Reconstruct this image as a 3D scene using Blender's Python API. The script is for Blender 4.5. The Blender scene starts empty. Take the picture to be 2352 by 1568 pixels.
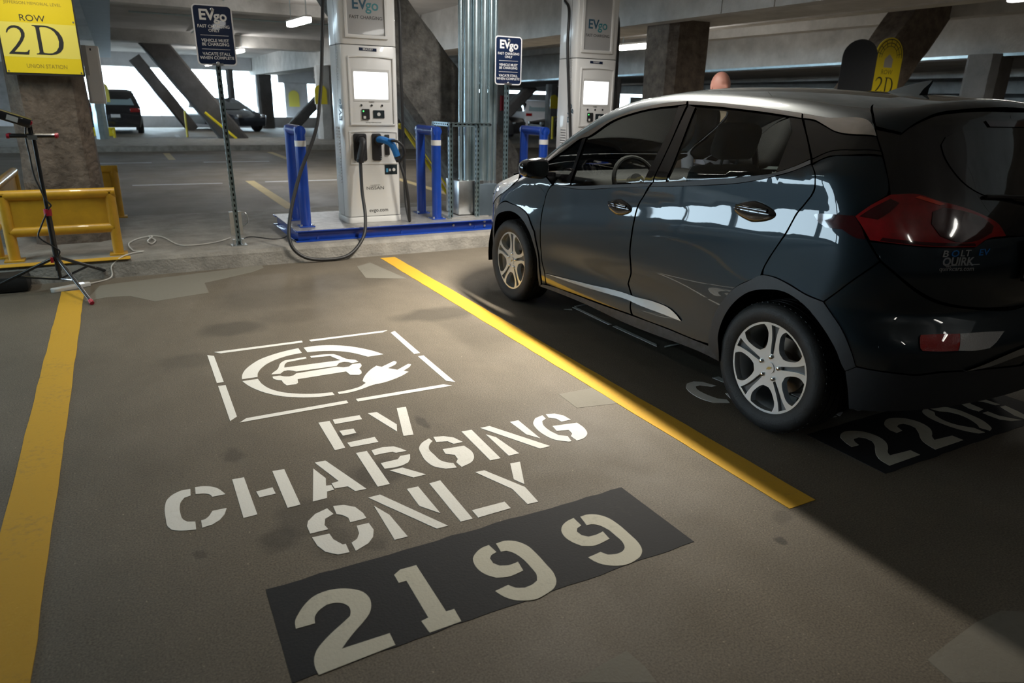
import bpy, bmesh, math, random
import numpy as np
from mathutils import Vector, Matrix
from mathutils.geometry import delaunay_2d_cdt, tessellate_polygon

# ------------------------------------------------------------------ camera, world, lights, exposure
SC = bpy.context.scene
COL = SC.collection
random.seed(7)
CAM_H = 1.4994
_p, _y, _r = 0.33008, 0.50424, 0.02346            # pitch down, yaw right of the stall axis, roll
def _cam():
    cy, sy, cp, sp = math.cos(_y), math.sin(_y), math.cos(_p), math.sin(_p)
    fw = Vector((sy*cp, cy*cp, -sp)); rt = Vector((cy, -sy, 0)); up = rt.cross(fw)
    cr, sr = math.cos(_r), math.sin(_r)
    r2 = rt*cr + up*sr; u2 = up*cr - rt*sr
    m = Matrix((r2, u2, -fw)).transposed().to_4x4()
    m.translation = (0, 0, CAM_H)
    cd = bpy.data.cameras.new('camera'); cd.lens = 1599.1/2352*36; cd.sensor_width = 36; cd.sensor_fit = 'HORIZONTAL'
    cd.clip_start = 0.05; cd.clip_end = 300
    cd.dof.use_dof = True; cd.dof.focus_distance = 3.6; cd.dof.aperture_fstop = 3.2
    co = bpy.data.objects.new('camera', cd); co.matrix_world = m; COL.objects.link(co); SC.camera = co
_cam()
SC.view_settings.view_transform = 'Standard'; SC.view_settings.look = 'None'
SC.view_settings.gamma = 1.0; SC.view_settings.use_curve_mapping = False
SC.view_settings.exposure = 0.0
w = bpy.data.worlds.new('sky'); SC.world = w; w.use_nodes = True
wb = w.node_tree.nodes['Background']; wb.inputs[0].default_value = (0.66, 0.86, 1.0, 1); wb.inputs[1].default_value = 14.0

def lamp(name, loc, size, power, color, rotz=0.0, spread=160):
    d = bpy.data.lights.new(name, 'AREA'); d.shape = 'RECTANGLE'; d.size, d.size_y = size; d.energy = power; d.color = color; d.spread = math.radians(spread)
    o = bpy.data.objects.new(name, d); o.location = loc; o.rotation_euler = (0, 0, rotz); COL.objects.link(o); return o
WARM = (1.0, 0.93, 0.80); COOL = (0.93, 0.97, 1.0)
# tubes of the hanging ceiling fittings (their housings are built further down)
TUBES = [((3.18, 4.2, 2.93), (0.10, 1.2), 205, WARM, 0), ((3.5, 6.0, 2.93), (0.10, 1.2), 46, (1.0, .96, .90), 0), ((-.5, 6.5, 2.93), (0.10, 1.2), 21, WARM, 0), ((-2.4, 5.4, 2.93), (0.10, 1.2), 34, (.62, .92, 1.0), 0), ((2.2, -3.2, 2.93), (0.10, 1.2), 6, WARM, 0), ((5.4, -2.2, 2.93), (0.10, 1.2), 5, WARM, 0),  # warm tube by the row sign is added, out of view, to brighten it
         ((3.29, 14.6, 2.86), (0.10, 1.2), 80, COOL, 0.066), ((9.65, 12.4, 2.66), (0.10, 1.2), 250, WARM, 0.04), ((10.2, 5.0, 2.9), (0.10, 1.2), 60, WARM, 0), ((16.8, 31.0, 3.2), (0.10, 1.2), 110, COOL, 0)]  # last tube is an added fill that lifts the dim right rear
for i, t in enumerate(TUBES): lamp('tube_light', (t[0][0], t[0][1], t[0][2]-0.075), t[1], t[2], t[3], t[4], 118 if i == 0 else 165)

# ------------------------------------------------------------------ materials
MATS = {}
def nt(name):
    m = bpy.data.materials.new(name); m.use_nodes = True; MATS[name] = m
    n = m.node_tree; return m, n, n.nodes['Principled BSDF']
def pm(name, col, rough=0.5, metal=0.0, coat=0.0, emit=None, es=0.0, noise=0.0, nscale=8.0, bump=0.0, bscale=60.0, spec=0.5, trans=0.0):
    m, n, b = nt(name)
    c = (*col, 1); b.inputs['Base Color'].default_value = c; b.inputs['Roughness'].default_value = rough
    b.inputs['Metallic'].default_value = metal; b.inputs['Coat Weight'].default_value = coat; b.inputs['Coat Roughness'].default_value = 0.02
    b.inputs['Specular IOR Level'].default_value = spec; b.inputs['Transmission Weight'].default_value = trans
    if emit: b.inputs['Emission Color'].default_value = (*emit, 1); b.inputs['Emission Strength'].default_value = es
    if noise or bump:
        tc = n.nodes.new('ShaderNodeTexCoord')
        if noise:
            t = n.nodes.new('ShaderNodeTexNoise'); t.inputs['Scale'].default_value = nscale; t.inputs['Detail'].default_value = 8; t.inputs['Roughness'].default_value = 0.65
            n.links.new(tc.outputs['Object'], t.inputs['Vector'])
            mr = n.nodes.new('ShaderNodeMapRange'); mr.inputs[1].default_value = 0.3; mr.inputs[2].default_value = 0.7; mr.inputs[3].default_value = 1-noise; mr.inputs[4].default_value = 1+noise
            n.links.new(t.outputs['Fac'], mr.inputs[0])
            mx = n.nodes.new('ShaderNodeVectorMath'); mx.operation = 'SCALE'; mx.inputs[0].default_value = col
            n.links.new(mr.outputs[0], mx.inputs['Scale']); n.links.new(mx.outputs[0], b.inputs['Base Color'])
        if bump:
            t2 = n.nodes.new('ShaderNodeTexNoise'); t2.inputs['Scale'].default_value = bscale; t2.inputs['Detail'].default_value = 6
            n.links.new(tc.outputs['Object'], t2.inputs['Vector'])
            bp = n.nodes.new('ShaderNodeBump'); bp.inputs['Strength'].default_value = bump; bp.inputs['Distance'].default_value = 0.02
            n.links.new(t2.outputs['Fac'], bp.inputs['Height']); n.links.new(bp.outputs[0], b.inputs['Normal'])
    return m
def glass(name, tint, ior=1.5):
    m = bpy.data.materials.new(name); m.use_nodes = True; MATS[name] = m; n = m.node_tree; n.nodes.clear()
    o = n.nodes.new('ShaderNodeOutputMaterial'); mx = n.nodes.new('ShaderNodeMixShader'); f = n.nodes.new('ShaderNodeFresnel'); f.inputs[0].default_value = ior
    t = n.nodes.new('ShaderNodeBsdfTransparent'); t.inputs[0].default_value = (*tint, 1); g = n.nodes.new('ShaderNodeBsdfGlossy'); g.inputs['Roughness'].default_value = 0.01
    n.links.new(f.outputs[0], mx.inputs[0]); n.links.new(t.outputs[0], mx.inputs[1]); n.links.new(g.outputs[0], mx.inputs[2]); n.links.new(mx.outputs[0], o.inputs[0]); return m

def asphalt():
    m, n, b = nt('asphalt'); L = n.links.new
    tc = n.nodes.new('ShaderNodeTexCoord')
    def noise(scale, detail, rough=0.6, stretch=None):
        t = n.nodes.new('ShaderNodeTexNoise'); t.inputs['Scale'].default_value = scale; t.inputs['Detail'].default_value = detail; t.inputs['Roughness'].default_value = rough
        src = tc.outputs['Object']
        if stretch:
            mp = n.nodes.new('ShaderNodeMapping'); mp.inputs['Scale'].default_value = stretch; L(src, mp.inputs[0]); src = mp.outputs[0]
        L(src, t.inputs['Vector']); return t.outputs['Fac']
    def mrange(v, a, c, d, e):
        r = n.nodes.new('ShaderNodeMapRange'); r.inputs[1].default_value = a; r.inputs[2].default_value = c; r.inputs[3].default_value = d; r.inputs[4].default_value = e; L(v, r.inputs[0]); return r.outputs[0]
    def mul(a, c):
        q = n.nodes.new('ShaderNodeMath'); q.operation = 'MULTIPLY'; L(a, q.inputs[0]); L(c, q.inputs[1]); return q.outputs[0]
    v = mrange(noise(0.7, 6), .3, .7, .82, 1.14)
    v = mul(v, mrange(noise(2.2, 8, .7, (1.0, .45, 1)), .3, .7, .86, 1.10))
    v = mul(v, mrange(noise(150, 3),   .32, .68, .62, 1.38))
    sp = mrange(noise(70, 2),   .69, .76, 1.0, 2.3)
    v = mul(v, sp)
    warp = noise(9, 4)
    wv = n.nodes.new('ShaderNodeVectorMath'); wv.operation = 'SCALE'; wv.inputs['Scale'].default_value = 0.16
    t = n.nodes.new('ShaderNodeTexNoise'); t.inputs['Scale'].default_value = 6; t.inputs['Detail'].default_value = 5; L(tc.outputs['Object'], t.inputs['Vector'])
    sb = n.nodes.new('ShaderNodeVectorMath'); sb.operation = 'SUBTRACT'; sb.inputs[1].default_value = (.5, .5, .5); L(t.outputs['Color'], sb.inputs[0]); L(sb.outputs[0], wv.inputs[0])
    ad = n.nodes.new('ShaderNodeVectorMath'); ad.operation = 'ADD'; L(tc.outputs['Object'], ad.inputs[0]); L(wv.outputs[0], ad.inputs[1])
    # oil and damp stains: centre x, y, radius x, radius y, darkness
    for (x, y, rx, ry, k) in [(.50, 4.87, .22, .16, .34), (1.9, 4.62, .34, .17, .42), (.16, 4.33, .17, .15, .22), (.48, 2.15, .10, .10, .30), (.78, 2.56, .13, .13, .42), (.31, 2.26, .085, .10, .42),
                            (.45, 2.36, .13, .13, .3), (.07, 2.29, .035, .035, .35), (1.12, 2.93, .035, .07, .45), (.75, 2.95, .06, .05, .45), (1.94, 1.44, .024, .028, .6), (1.6, 5.9, .45, .35, .28), (.9, 5.6, .5, .35, .2),
                            (.62, 2.08, .05, .05, .3), (.95, 5.0, .25, .2, .16), (2.75, 4.3, .25, .3, .3), (.25, 3.0, .05, .08, .35), (2.07, 1.55, .05, .04, .3)]:
        s1 = n.nodes.new('ShaderNodeVectorMath'); s1.operation = 'SUBTRACT'; s1.inputs[1].default_value = (x, y, 0); L(ad.outputs[0], s1.inputs[0])
        s2 = n.nodes.new('ShaderNodeVectorMath'); s2.operation = 'MULTIPLY'; s2.inputs[1].default_value = (1/rx, 1/ry, 0); L(s1.outputs[0], s2.inputs[0])
        s3 = n.nodes.new('ShaderNodeVectorMath'); s3.operation = 'LENGTH'; L(s2.outputs[0], s3.inputs[0])
        v = mul(v, mrange(s3.outputs['Value'], .65, 1.15, 1-k, 1))
    mx = n.nodes.new('ShaderNodeVectorMath'); mx.operation = 'SCALE'; mx.inputs[0].default_value = (.134, .113, .086); L(v, mx.inputs['Scale']); L(mx.outputs[0], b.inputs['Base Color'])
    L(mrange(noise(1.3, 5), .3, .7, .55, .8), b.inputs['Roughness']); b.inputs['Specular IOR Level'].default_value = .35
    bp = n.nodes.new('ShaderNodeBump'); bp.inputs['Strength'].default_value = .35; bp.inputs['Distance'].default_value = .004; L(noise(160, 4), bp.inputs['Height']); L(bp.outputs[0], b.inputs['Normal'])
    return m
asphalt()
def paint_worn(name, col, wear, wcol):
    m, n, b = nt(name); L = n.links.new
    tc = n.nodes.new('ShaderNodeTexCoord'); t = n.nodes.new('ShaderNodeTexNoise'); t.inputs['Scale'].default_value = 38; t.inputs['Detail'].default_value = 9; t.inputs['Roughness'].default_value = .7
    L(tc.outputs['Object'], t.inputs['Vector'])
    t2 = n.nodes.new('ShaderNodeTexNoise'); t2.inputs['Scale'].default_value = 3.0; t2.inputs['Detail'].default_value = 5; L(tc.outputs['Object'], t2.inputs['Vector'])
    a = n.nodes.new('ShaderNodeMath'); a.operation = 'MULTIPLY_ADD'; a.inputs[1].default_value = .6; L(t2.outputs['Fac'], a.inputs[0]); L(t.outputs['Fac'], a.inputs[2])
    r = n.nodes.new('ShaderNodeMapRange'); r.inputs[1].default_value = .82+.1*(1-wear); r.inputs[2].default_value = 1.02+.1*(1-wear); r.inputs[3].default_value = 0; r.inputs[4].default_value = wear; L(a.outputs[0], r.inputs[0])
    mx = n.nodes.new('ShaderNodeMix'); mx.data_type = 'RGBA'; mx.inputs[6].default_value = (*col, 1); mx.inputs[7].default_value = (*wcol, 1); L(r.outputs[0], mx.inputs[0]); L(mx.outputs[2], b.inputs['Base Color'])
    b.inputs['Roughness'].default_value = .75; b.inputs['Specular IOR Level'].default_value = .3
    bp = n.nodes.new('ShaderNodeBump'); bp.inputs['Strength'].default_value = .4; bp.inputs['Distance'].default_value = .004
    t3 = n.nodes.new('ShaderNodeTexNoise'); t3.inputs['Scale'].default_value = 110; t3.inputs['Detail'].default_value = 5; L(tc.outputs['Object'], t3.inputs['Vector']); L(t3.outputs['Fac'], bp.inputs['Height']); L(bp.outputs[0], b.inputs['Normal'])
    return m
paint_worn('line_yellow', (.58, .33, .028), .55, (.30, .20, .06))
paint_worn('stencil_white', (.74, .73, .69), .35, (.45, .43, .38))
paint_worn('digit_cream', (.50, .48, .40), .5, (.32, .31, .26))
paint_worn('number_black', (.016, .0165, .019), .4, (.035, .034, .033))
paint_worn('faded_white', (.40, .40, .40), .8, (.12, .115, .11))
paint_worn('faded_yellow', (.42, .33, .17), .7, (.2, .17, .12))
paint_worn('patch_grey', (.185, .172, .142), .5, (.13, .118, .098))
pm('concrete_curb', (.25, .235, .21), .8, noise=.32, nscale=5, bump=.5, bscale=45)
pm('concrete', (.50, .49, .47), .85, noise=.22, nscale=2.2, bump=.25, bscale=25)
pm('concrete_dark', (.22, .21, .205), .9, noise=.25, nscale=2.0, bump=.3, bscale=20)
pm('concrete_rough', (.150, .120, .097), .95, noise=.5, nscale=7, bump=1.0, bscale=22)
pm('concrete_grey', (.125, .12, .11), .95, noise=.55, nscale=9, bump=1.0, bscale=30)
pm('concrete_backlit', (.085, .08, .078), .9, noise=.3, nscale=2.0, bump=.4, bscale=20)  # backlit shade put into the colour: darkened concrete for far struts and columns
pm('concrete_white', (.62, .61, .62), .85, noise=.12, nscale=2)
pm('ceiling_paint', (.64, .62, .61), .9, noise=.2, nscale=.8, bump=.15, bscale=10)
pm('white_enamel', (.80, .80, .79), .28, coat=.3)
pm('white_soft', (.72, .72, .71), .4)
pm('grey_panel', (.42, .42, .42), .12, coat=.6)
pm('blue_paint', (.010, .055, .36), .30, coat=.5, noise=.12, nscale=6)
pm('blue_plastic', (.015, .17, .52), .38)
pm('navy', (.012, .022, .06), .22, coat=.5)
pm('sign_white', (.82, .82, .84), .25)
pm('white_letter', (.80, .80, .80), .4)
pm('dark_letter', (.02, .022, .025), .5)
pm('teal_letter', (.03, .10, .16), .4)
pm('green_letter', (.06, .24, .27), .4)
pm('black_plastic', (.016, .016, .018), .5, noise=.2, nscale=30)
pm('rubber', (.014, .014, .015), .62, noise=.25, nscale=25, bump=.15, bscale=120)
pm('cable_rubber', (.018, .018, .019), .48)
pm('galvanised', (.44, .55, .59), .34, metal=.85, noise=.14, nscale=7)
pm('zinc', (.62, .64, .65), .28, metal=.95, noise=.1, nscale=16)
pm('tread_plate', (.42, .41, .40), .38, metal=.6, noise=.25, nscale=14, bump=.6, bscale=70)
pm('yellow_guard', (.60, .33, .022), .38, coat=.25, noise=.16, nscale=5)
pm('yellow_sign', (.88, .70, .03), .3, coat=.3)
pm('yellow_pale', (.90, .80, .16), .3, coat=.3)
pm('brass_print', (.32, .24, .03), .5)
pm('grey_print', (.42, .40, .36), .5)
pm('red_plastic', (.42, .012, .035), .4)
pm('black_metal', (.014, .014, .016), .3, coat=.4)
pm('lens_clear', (.55, .72, .75), .08, coat=.6)
pm('white_cord', (.62, .60, .56), .5)
pm('screen', (.8, .8, .8), .2, emit=(.96, .98, 1), es=2.6)
pm('tube_glow', (1, 1, 1), .4, emit=(1.0, .98, .93), es=60.0)
pm('tube_soft', (1, 1, 1), .4, emit=(1.0, .98, .93), es=4.0)
pm('tube_mid', (1, 1, 1), .4, emit=(1.0, .98, .93), es=9.0)
pm('green_led', (.05, .6, .1), .3, emit=(.1, 1, .2), es=2.0)
pm('white_led', (.7, .75, .9), .3, emit=(.6, .8, 1), es=3.0)
pm('sticker_dark', (.02, .03, .035), .3)
pm('sticker_blue', (.08, .35, .6), .4)
pm('steel_dark', (.09, .12, .15), .5, metal=.3, noise=.15, nscale=4)
pm('skin', (.46, .21, .16), .5)
pm('cloth_dark', (.03, .035, .05), .9)
pm('cloth_blue', (.02, .025, .035), .9)
pm('sticker_yellow', (.72, .55, .04), .4)
pm('red_box', (.30, .02, .03), .5)
# car
pm('car_paint', (.013, .021, .027), .42, metal=.65, spec=.25, coat=1.0)
pm('piano_black', (.006, .006, .007), .12, coat=.8)
pm('clad_plastic', (.020, .022, .026), .5, noise=.12, nscale=40)
pm('clad_dirty', (.040, .042, .045), .6, noise=.5, nscale=26)
pm('chrome', (.72, .72, .74), .10, metal=1.0)
pm('satin_chrome', (.60, .64, .68), .25, metal=1.0)
pm('rim_silver', (.60, .64, .68), .30, metal=.7, coat=.5)
pm('rim_dark', (.10, .105, .11), .42, metal=.5)
pm('disc_steel', (.20, .17, .14), .45, metal=.9)
pm('tail_red', (.28, .007, .009), .10, coat=1.0, noise=.35, nscale=9)
pm('tail_dark', (.045, .002, .004), .08, coat=1.0)
pm('tail_bright', (.75, .05, .02), .12, coat=1.0)
pm('reflect_red', (.40, .006, .006), .12, coat=1.0, bump=.3, bscale=220)
pm('lamp_clear', (.55, .55, .56), .12, coat=1.0, metal=.5, bump=.4, bscale=160)
pm('interior_grey', (.022, .027, .028), .9, spec=.15)
pm('interior_light', (.04, .044, .043), .9, spec=.15)
pm('interior_dark', (.006, .006, .0065), .9, spec=.1)
pm('gold', (.45, .36, .15), .35, metal=.8)
pm('plate_white', (.75, .75, .74), .4)
pm('badge_blue', (.02, .16, .50), .25, coat=.5)
pm('badge_silver', (.55, .56, .57), .25, metal=.8)
glass('side_glass', (.80, .84, .82))
glass('rear_tint', (.16, .18, .18))
pm('bg_dark', (.015, .014, .016), .25, coat=.8)
pm('bg_navy', (.02, .022, .03), .25, coat=.8)
pm('bg_white', (.65, .65, .66), .3, coat=.6)
pm('bg_silver', (.16, .16, .17), .3, metal=.6, coat=.6)
pm('bg_glass', (.02, .022, .025), .05, coat=1.0)
pm('bg_glass_light', (.30, .40, .42), .05, coat=1.0)
# ------------------------------------------------------------------ mesh helpers
class MB:
    def __init__(s): s.v = []; s.f = []; s.sm = []
    def add(s, vs, fs, smooth=False):
        k = len(s.v); s.v += [tuple(map(float, p)) for p in vs]; s.f += [tuple(i+k for i in f) for f in fs]; s.sm += [smooth]*len(fs); return s
    def box(s, a, b, M=None, bev=0.0):
        if bev > 0: return s.rbox(a, b, bev, M)
        x0, y0, z0 = a; x1, y1, z1 = b
        vs = [(x0, y0, z0), (x1, y0, z0), (x1, y1, z0), (x0, y1, z0), (x0, y0, z1), (x1, y0, z1), (x1, y1, z1), (x0, y1, z1)]
        if M: vs = [M @ Vector(v) for v in vs]
        return s.add(vs, [(0, 3, 2, 1), (4, 5, 6, 7), (0, 1, 5, 4), (1, 2, 6, 5), (2, 3, 7, 6), (3, 0, 4, 7)])
    def rbox(s, a, b, r, M=None, seg=2):
        bm = bmesh.new(); bmesh.ops.create_cube(bm, size=1)
        for v in bm.verts: v.co = Vector([(a[i]+b[i])/2 + v.co[i]*(b[i]-a[i]) for i in range(3)])
        bmesh.ops.bevel(bm, geom=bm.edges[:], offset=r, segments=seg, profile=.5, affect='EDGES')
        return s.bm(bm, M, True)
    def bm(s, bm, M=None, smooth=False):
        bm.verts.index_update(); vs = [(M @ v.co) if M else v.co for v in bm.verts]; fs = [[v.index for v in f.verts] for f in bm.faces]; bm.free(); return s.add(vs, fs, smooth)
    def cyl(s, p, q, r, r2=None, n=16, cap=True, smooth=True):
        p, q = Vector(p), Vector(q); r2 = r if r2 is None else r2; d = (q-p).normalized(); u = d.orthogonal().normalized(); w = d.cross(u); vs = []
        for i in range(n):
            a = 2*math.pi*i/n; e = u*math.cos(a)+w*math.sin(a); vs += [p+e*r, q+e*r2]
        s.add(vs, [(2*i, 2*((i+1) % n), 2*((i+1) % n)+1, 2*i+1) for i in range(n)], smooth)
        if cap: s.add([vs[2*i] for i in range(n)], [tuple(range(n))[::-1]]); s.add([vs[2*i+1] for i in range(n)], [tuple(range(n))])
        return s
    def tube(s, pts, r, n=10, sub=8, closed=False):
        P = smooth_line([Vector(p) for p in pts], sub) if sub > 1 else [Vector(p) for p in pts]
        t0 = (P[1]-P[0]).normalized(); u = t0.orthogonal().normalized(); vs = []
        for i, p in enumerate(P):
            t = (P[min(i+1, len(P)-1)]-P[max(i-1, 0)]).normalized(); u = (u - t*u.dot(t)).normalized(); w = t.cross(u)
            for k in range(n):
                a = 2*math.pi*k/n; vs.append(p+(u*math.cos(a)+w*math.sin(a))*r)
        m = len(P); s.add(vs, [(i*n+k, i*n+(k+1) % n, (i+1)*n+(k+1) % n, (i+1)*n+k) for i in range(m-1) for k in range(n)], True)
        s.add(vs[:n], [tuple(range(n))[::-1]]); s.add(vs[-n:], [tuple(range(n))]); return s
    def prism(s, poly, z0, z1, M=None, holes=()):
        """2-D outline (x,y) extruded between two z values; M maps to place"""
        loops = [list(poly)]+[list(h) for h in holes]; flat = [p for l in loops for p in l]
        tris = tessellate_polygon([[Vector((x, y, 0)) for x, y in l] for l in loops]); T = lambda x, y, z: (M @ Vector((x, y, z))) if M else Vector((x, y, z))
        def area(t): a, b, c = [flat[i] for i in t]; return (b[0]-a[0])*(c[1]-a[1])-(b[1]-a[1])*(c[0]-a[0])
        tris = [t if area(t) > 0 else t[::-1] for t in tris]
        s.add([T(x, y, z1) for x, y in flat], tris); s.add([T(x, y, z0) for x, y in flat], [t[::-1] for t in tris])
        for l in loops:
            n = len(l); A = sum(l[i][0]*l[(i+1) % n][1]-l[(i+1) % n][0]*l[i][1] for i in range(n)); ll = l if (A > 0) == (l is loops[0]) else l[::-1]
            vs = [T(x, y, z0) for x, y in ll]+[T(x, y, z1) for x, y in ll]; s.add(vs, [(i, (i+1) % n, n+(i+1) % n, n+i) for i in range(n)])
        return s
    def lathe(s, prof, p, axis='x', n=48, M=None):
        """profile [(radius, along)] turned about an axis through p"""
        vs = []; m = len(prof)
        for i in range(n):
            a = 2*math.pi*i/n; c, d = math.cos(a), math.sin(a)
            for r, h in prof:
                v = {'x': (h, r*c, r*d), 'z': (r*c, r*d, h), 'y': (r*d, h, r*c)}[axis]; v = Vector(v)+Vector(p); vs.append(M @ v if M else v)
        return s.add(vs, [(i*m+k, i*m+k+1, ((i+1) % n)*m+k+1, ((i+1) % n)*m+k) for i in range(n) for k in range(m-1)], True)
    def ell(s, c, r, n=16, m=10):
        bm = bmesh.new(); bmesh.ops.create_uvsphere(bm, u_segments=n, v_segments=m, radius=1)
        for v in bm.verts: v.co = Vector((c[0]+v.co.x*r[0], c[1]+v.co.y*r[1], c[2]+v.co.z*r[2]))
        return s.bm(bm, None, True)
    def build(s, name, mat, parent=None, loc=None, angle=35, bevel=0.0, recalc=True):
        me = bpy.data.meshes.new(name); me.from_pydata(s.v, [], s.f); me.polygons.foreach_set('use_smooth', [True]*len(s.f))
        if recalc:
            bm = bmesh.new(); bm.from_mesh(me); bmesh.ops.remove_doubles(bm, verts=bm.verts[:], dist=1e-5); bmesh.ops.recalc_face_normals(bm, faces=bm.faces[:])
            if bevel > 0: 
                ed = [e for e in bm.edges if len(e.link_faces) == 2 and e.calc_face_angle(0) > .5]
                bmesh.ops.bevel(bm, geom=ed, offset=bevel, segments=2, profile=.5, affect='EDGES', clamp_overlap=True)
            for f in bm.faces: f.smooth = True
            bm.to_mesh(me); bm.free()
        me.set_sharp_from_angle(angle=math.radians(angle))
        return link(name, me, mat, parent, loc)
def link(name, me, mat, parent=None, loc=None):
    if mat: me.materials.append(MATS[mat])
    o = bpy.data.objects.new(name, me); COL.objects.link(o)
    if parent: o.parent = parent
    if loc: o.location = loc
    return o
def smooth_line(P, sub):
    out = []
    for i in range(len(P)-1):
        p0 = P[i-1] if i else P[0]*2-P[1]; p1, p2 = P[i], P[i+1]; p3 = P[i+2] if i+2 < len(P) else P[-1]*2-P[-2]
        for k in range(sub):
            t = k/sub; out.append(.5*((2*p1)+(p2-p0)*t+(2*p0-5*p1+4*p2-p3)*t*t+(3*p1-p0-3*p2+p3)*t**3))
    return out+[P[-1]]
def thing(name, label, cat, loc=(0, 0, 0), group=None, rotz=0):
    o = bpy.data.objects.new(name, None); COL.objects.link(o); o.location = loc; o.rotation_euler = (0, 0, rotz); o.empty_display_size = .2
    o['label'] = label; o['category'] = cat
    if group: o['group'] = group
    return o
def tag(o, label, cat, group=None):
    o['label'] = label; o['category'] = cat
    if group: o['group'] = group
    return o
def struct(o, label=None):
    o['kind'] = 'structure'
    if label: o['label'] = label
    return o
def copy_tree(o, parent=None):
    c = o.copy(); COL.objects.link(c)
    if parent: c.parent = parent
    for ch in list(o.children): copy_tree(ch, c)
    return c
def text_mesh(body, size, M, mat, parent, name='lettering', bold=0.0, align='CENTER', ext=.0006, sx=1.0, spacing=1.0):
    cu = bpy.data.curves.new('t', 'FONT'); cu.body = body; cu.size = size; cu.align_x = align; cu.align_y = 'CENTER'; cu.offset = bold*size; cu.extrude = ext; cu.resolution_u = 3; cu.space_character = spacing
    o = bpy.data.objects.new('t', cu); COL.objects.link(o); bpy.context.view_layer.update()
    me = bpy.data.meshes.new_from_object(o.evaluated_get(bpy.context.evaluated_depsgraph_get())); bpy.data.objects.remove(o); bpy.data.curves.remove(cu)
    me.transform(M @ Matrix.Diagonal((sx, 1, 1, 1))); me.materials.clear(); me.name = name
    return link(name, me, mat, parent)
def facing(loc, n=(0, -1, 0), up=(0, 0, 1)):
    """matrix for a flat thing whose x-right, y-up face looks along n"""
    n = Vector(n).normalized(); up = Vector(up); x = up.cross(n).normalized(); y = n.cross(x)
    m = Matrix((x, y, n)).transposed().to_4x4(); m.translation = loc; return m
def rrect(x0, y0, x1, y1, r, n=5):
    out = []
    for cx, cy, a in ((x1-r, y0+r, -90), (x1-r, y1-r, 0), (x0+r, y1-r, 90), (x0+r, y0+r, 180)):
        for k in range(n+1):
            t = math.radians(a+90*k/n); out.append((cx+r*math.cos(t), cy+r*math.sin(t)))
    return out
def beam(p, q, w, d, ch=.06, w2=None, d2=None):
    """tapered chamfered bar with its width seen along x and depth along y"""
    p, q = Vector(p), Vector(q); t = (q-p).normalized(); yv = Vector((0, 1, 0)); yv = (yv-t*yv.dot(t)).normalized(); xv = yv.cross(t)
    b = MB(); w2 = w2 or w; d2 = d2 or d; rings = []
    N = 14
    for i in range(N+1):
        k = i/N; c = p.lerp(q, k); a, e = (w*(1-k)+w2*k)/2, (d*(1-k)+d2*k)/2
        for (x, y) in [(a-ch, -e), (a, -e+ch), (a, e-ch), (a-ch, e), (-a+ch, e), (-a, e-ch), (-a, -e+ch), (-a+ch, -e)]:
            j = (random.random()-.5)*.022; rings.append(c+xv*(x+j)+yv*(y+j))
    f = [(i*8+k, i*8+(k+1) % 8, (i+1)*8+(k+1) % 8, (i+1)*8+k) for i in range(N) for k in range(8)]
    b.add(rings, f); b.add(rings[:8], [tuple(range(8))]); b.add(rings[-8:], [tuple(range(8))]); return b
def resample(pts, sx, step=.018):
    """outline in surface parameters -> smooth resampled loop; corners sharper than 32 degrees stay corners"""
    P = np.array(pts, float)*np.array([sx, 1]) if sx is not None else np.array(pts, float); n = len(P)
    T = np.zeros_like(P); corner = np.zeros(n, bool)
    for i in range(n):
        a, b = P[i]-P[i-1], P[(i+1) % n]-P[i]; la, lb = np.linalg.norm(a)+1e-9, np.linalg.norm(b)+1e-9
        corner[i] = np.dot(a, b)/la/lb < .85; T[i] = (a/la*lb+b/lb*la)/(la+lb)
    out = []
    for i in range(n):
        j = (i+1) % n; d = P[j]-P[i]; L = np.linalg.norm(d); k = max(1, int(round(L/step)))
        ta = d if corner[i] else T[i]*L; tb = d if corner[j] else T[j]*L
        for q in range(k):
            t = q/k; out.append((2*t**3-3*t**2+1)*P[i]+(t**3-2*t**2+t)*ta+(-2*t**3+3*t**2)*P[j]+(t**3-t**2)*tb)
    return np.array(out)
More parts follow.
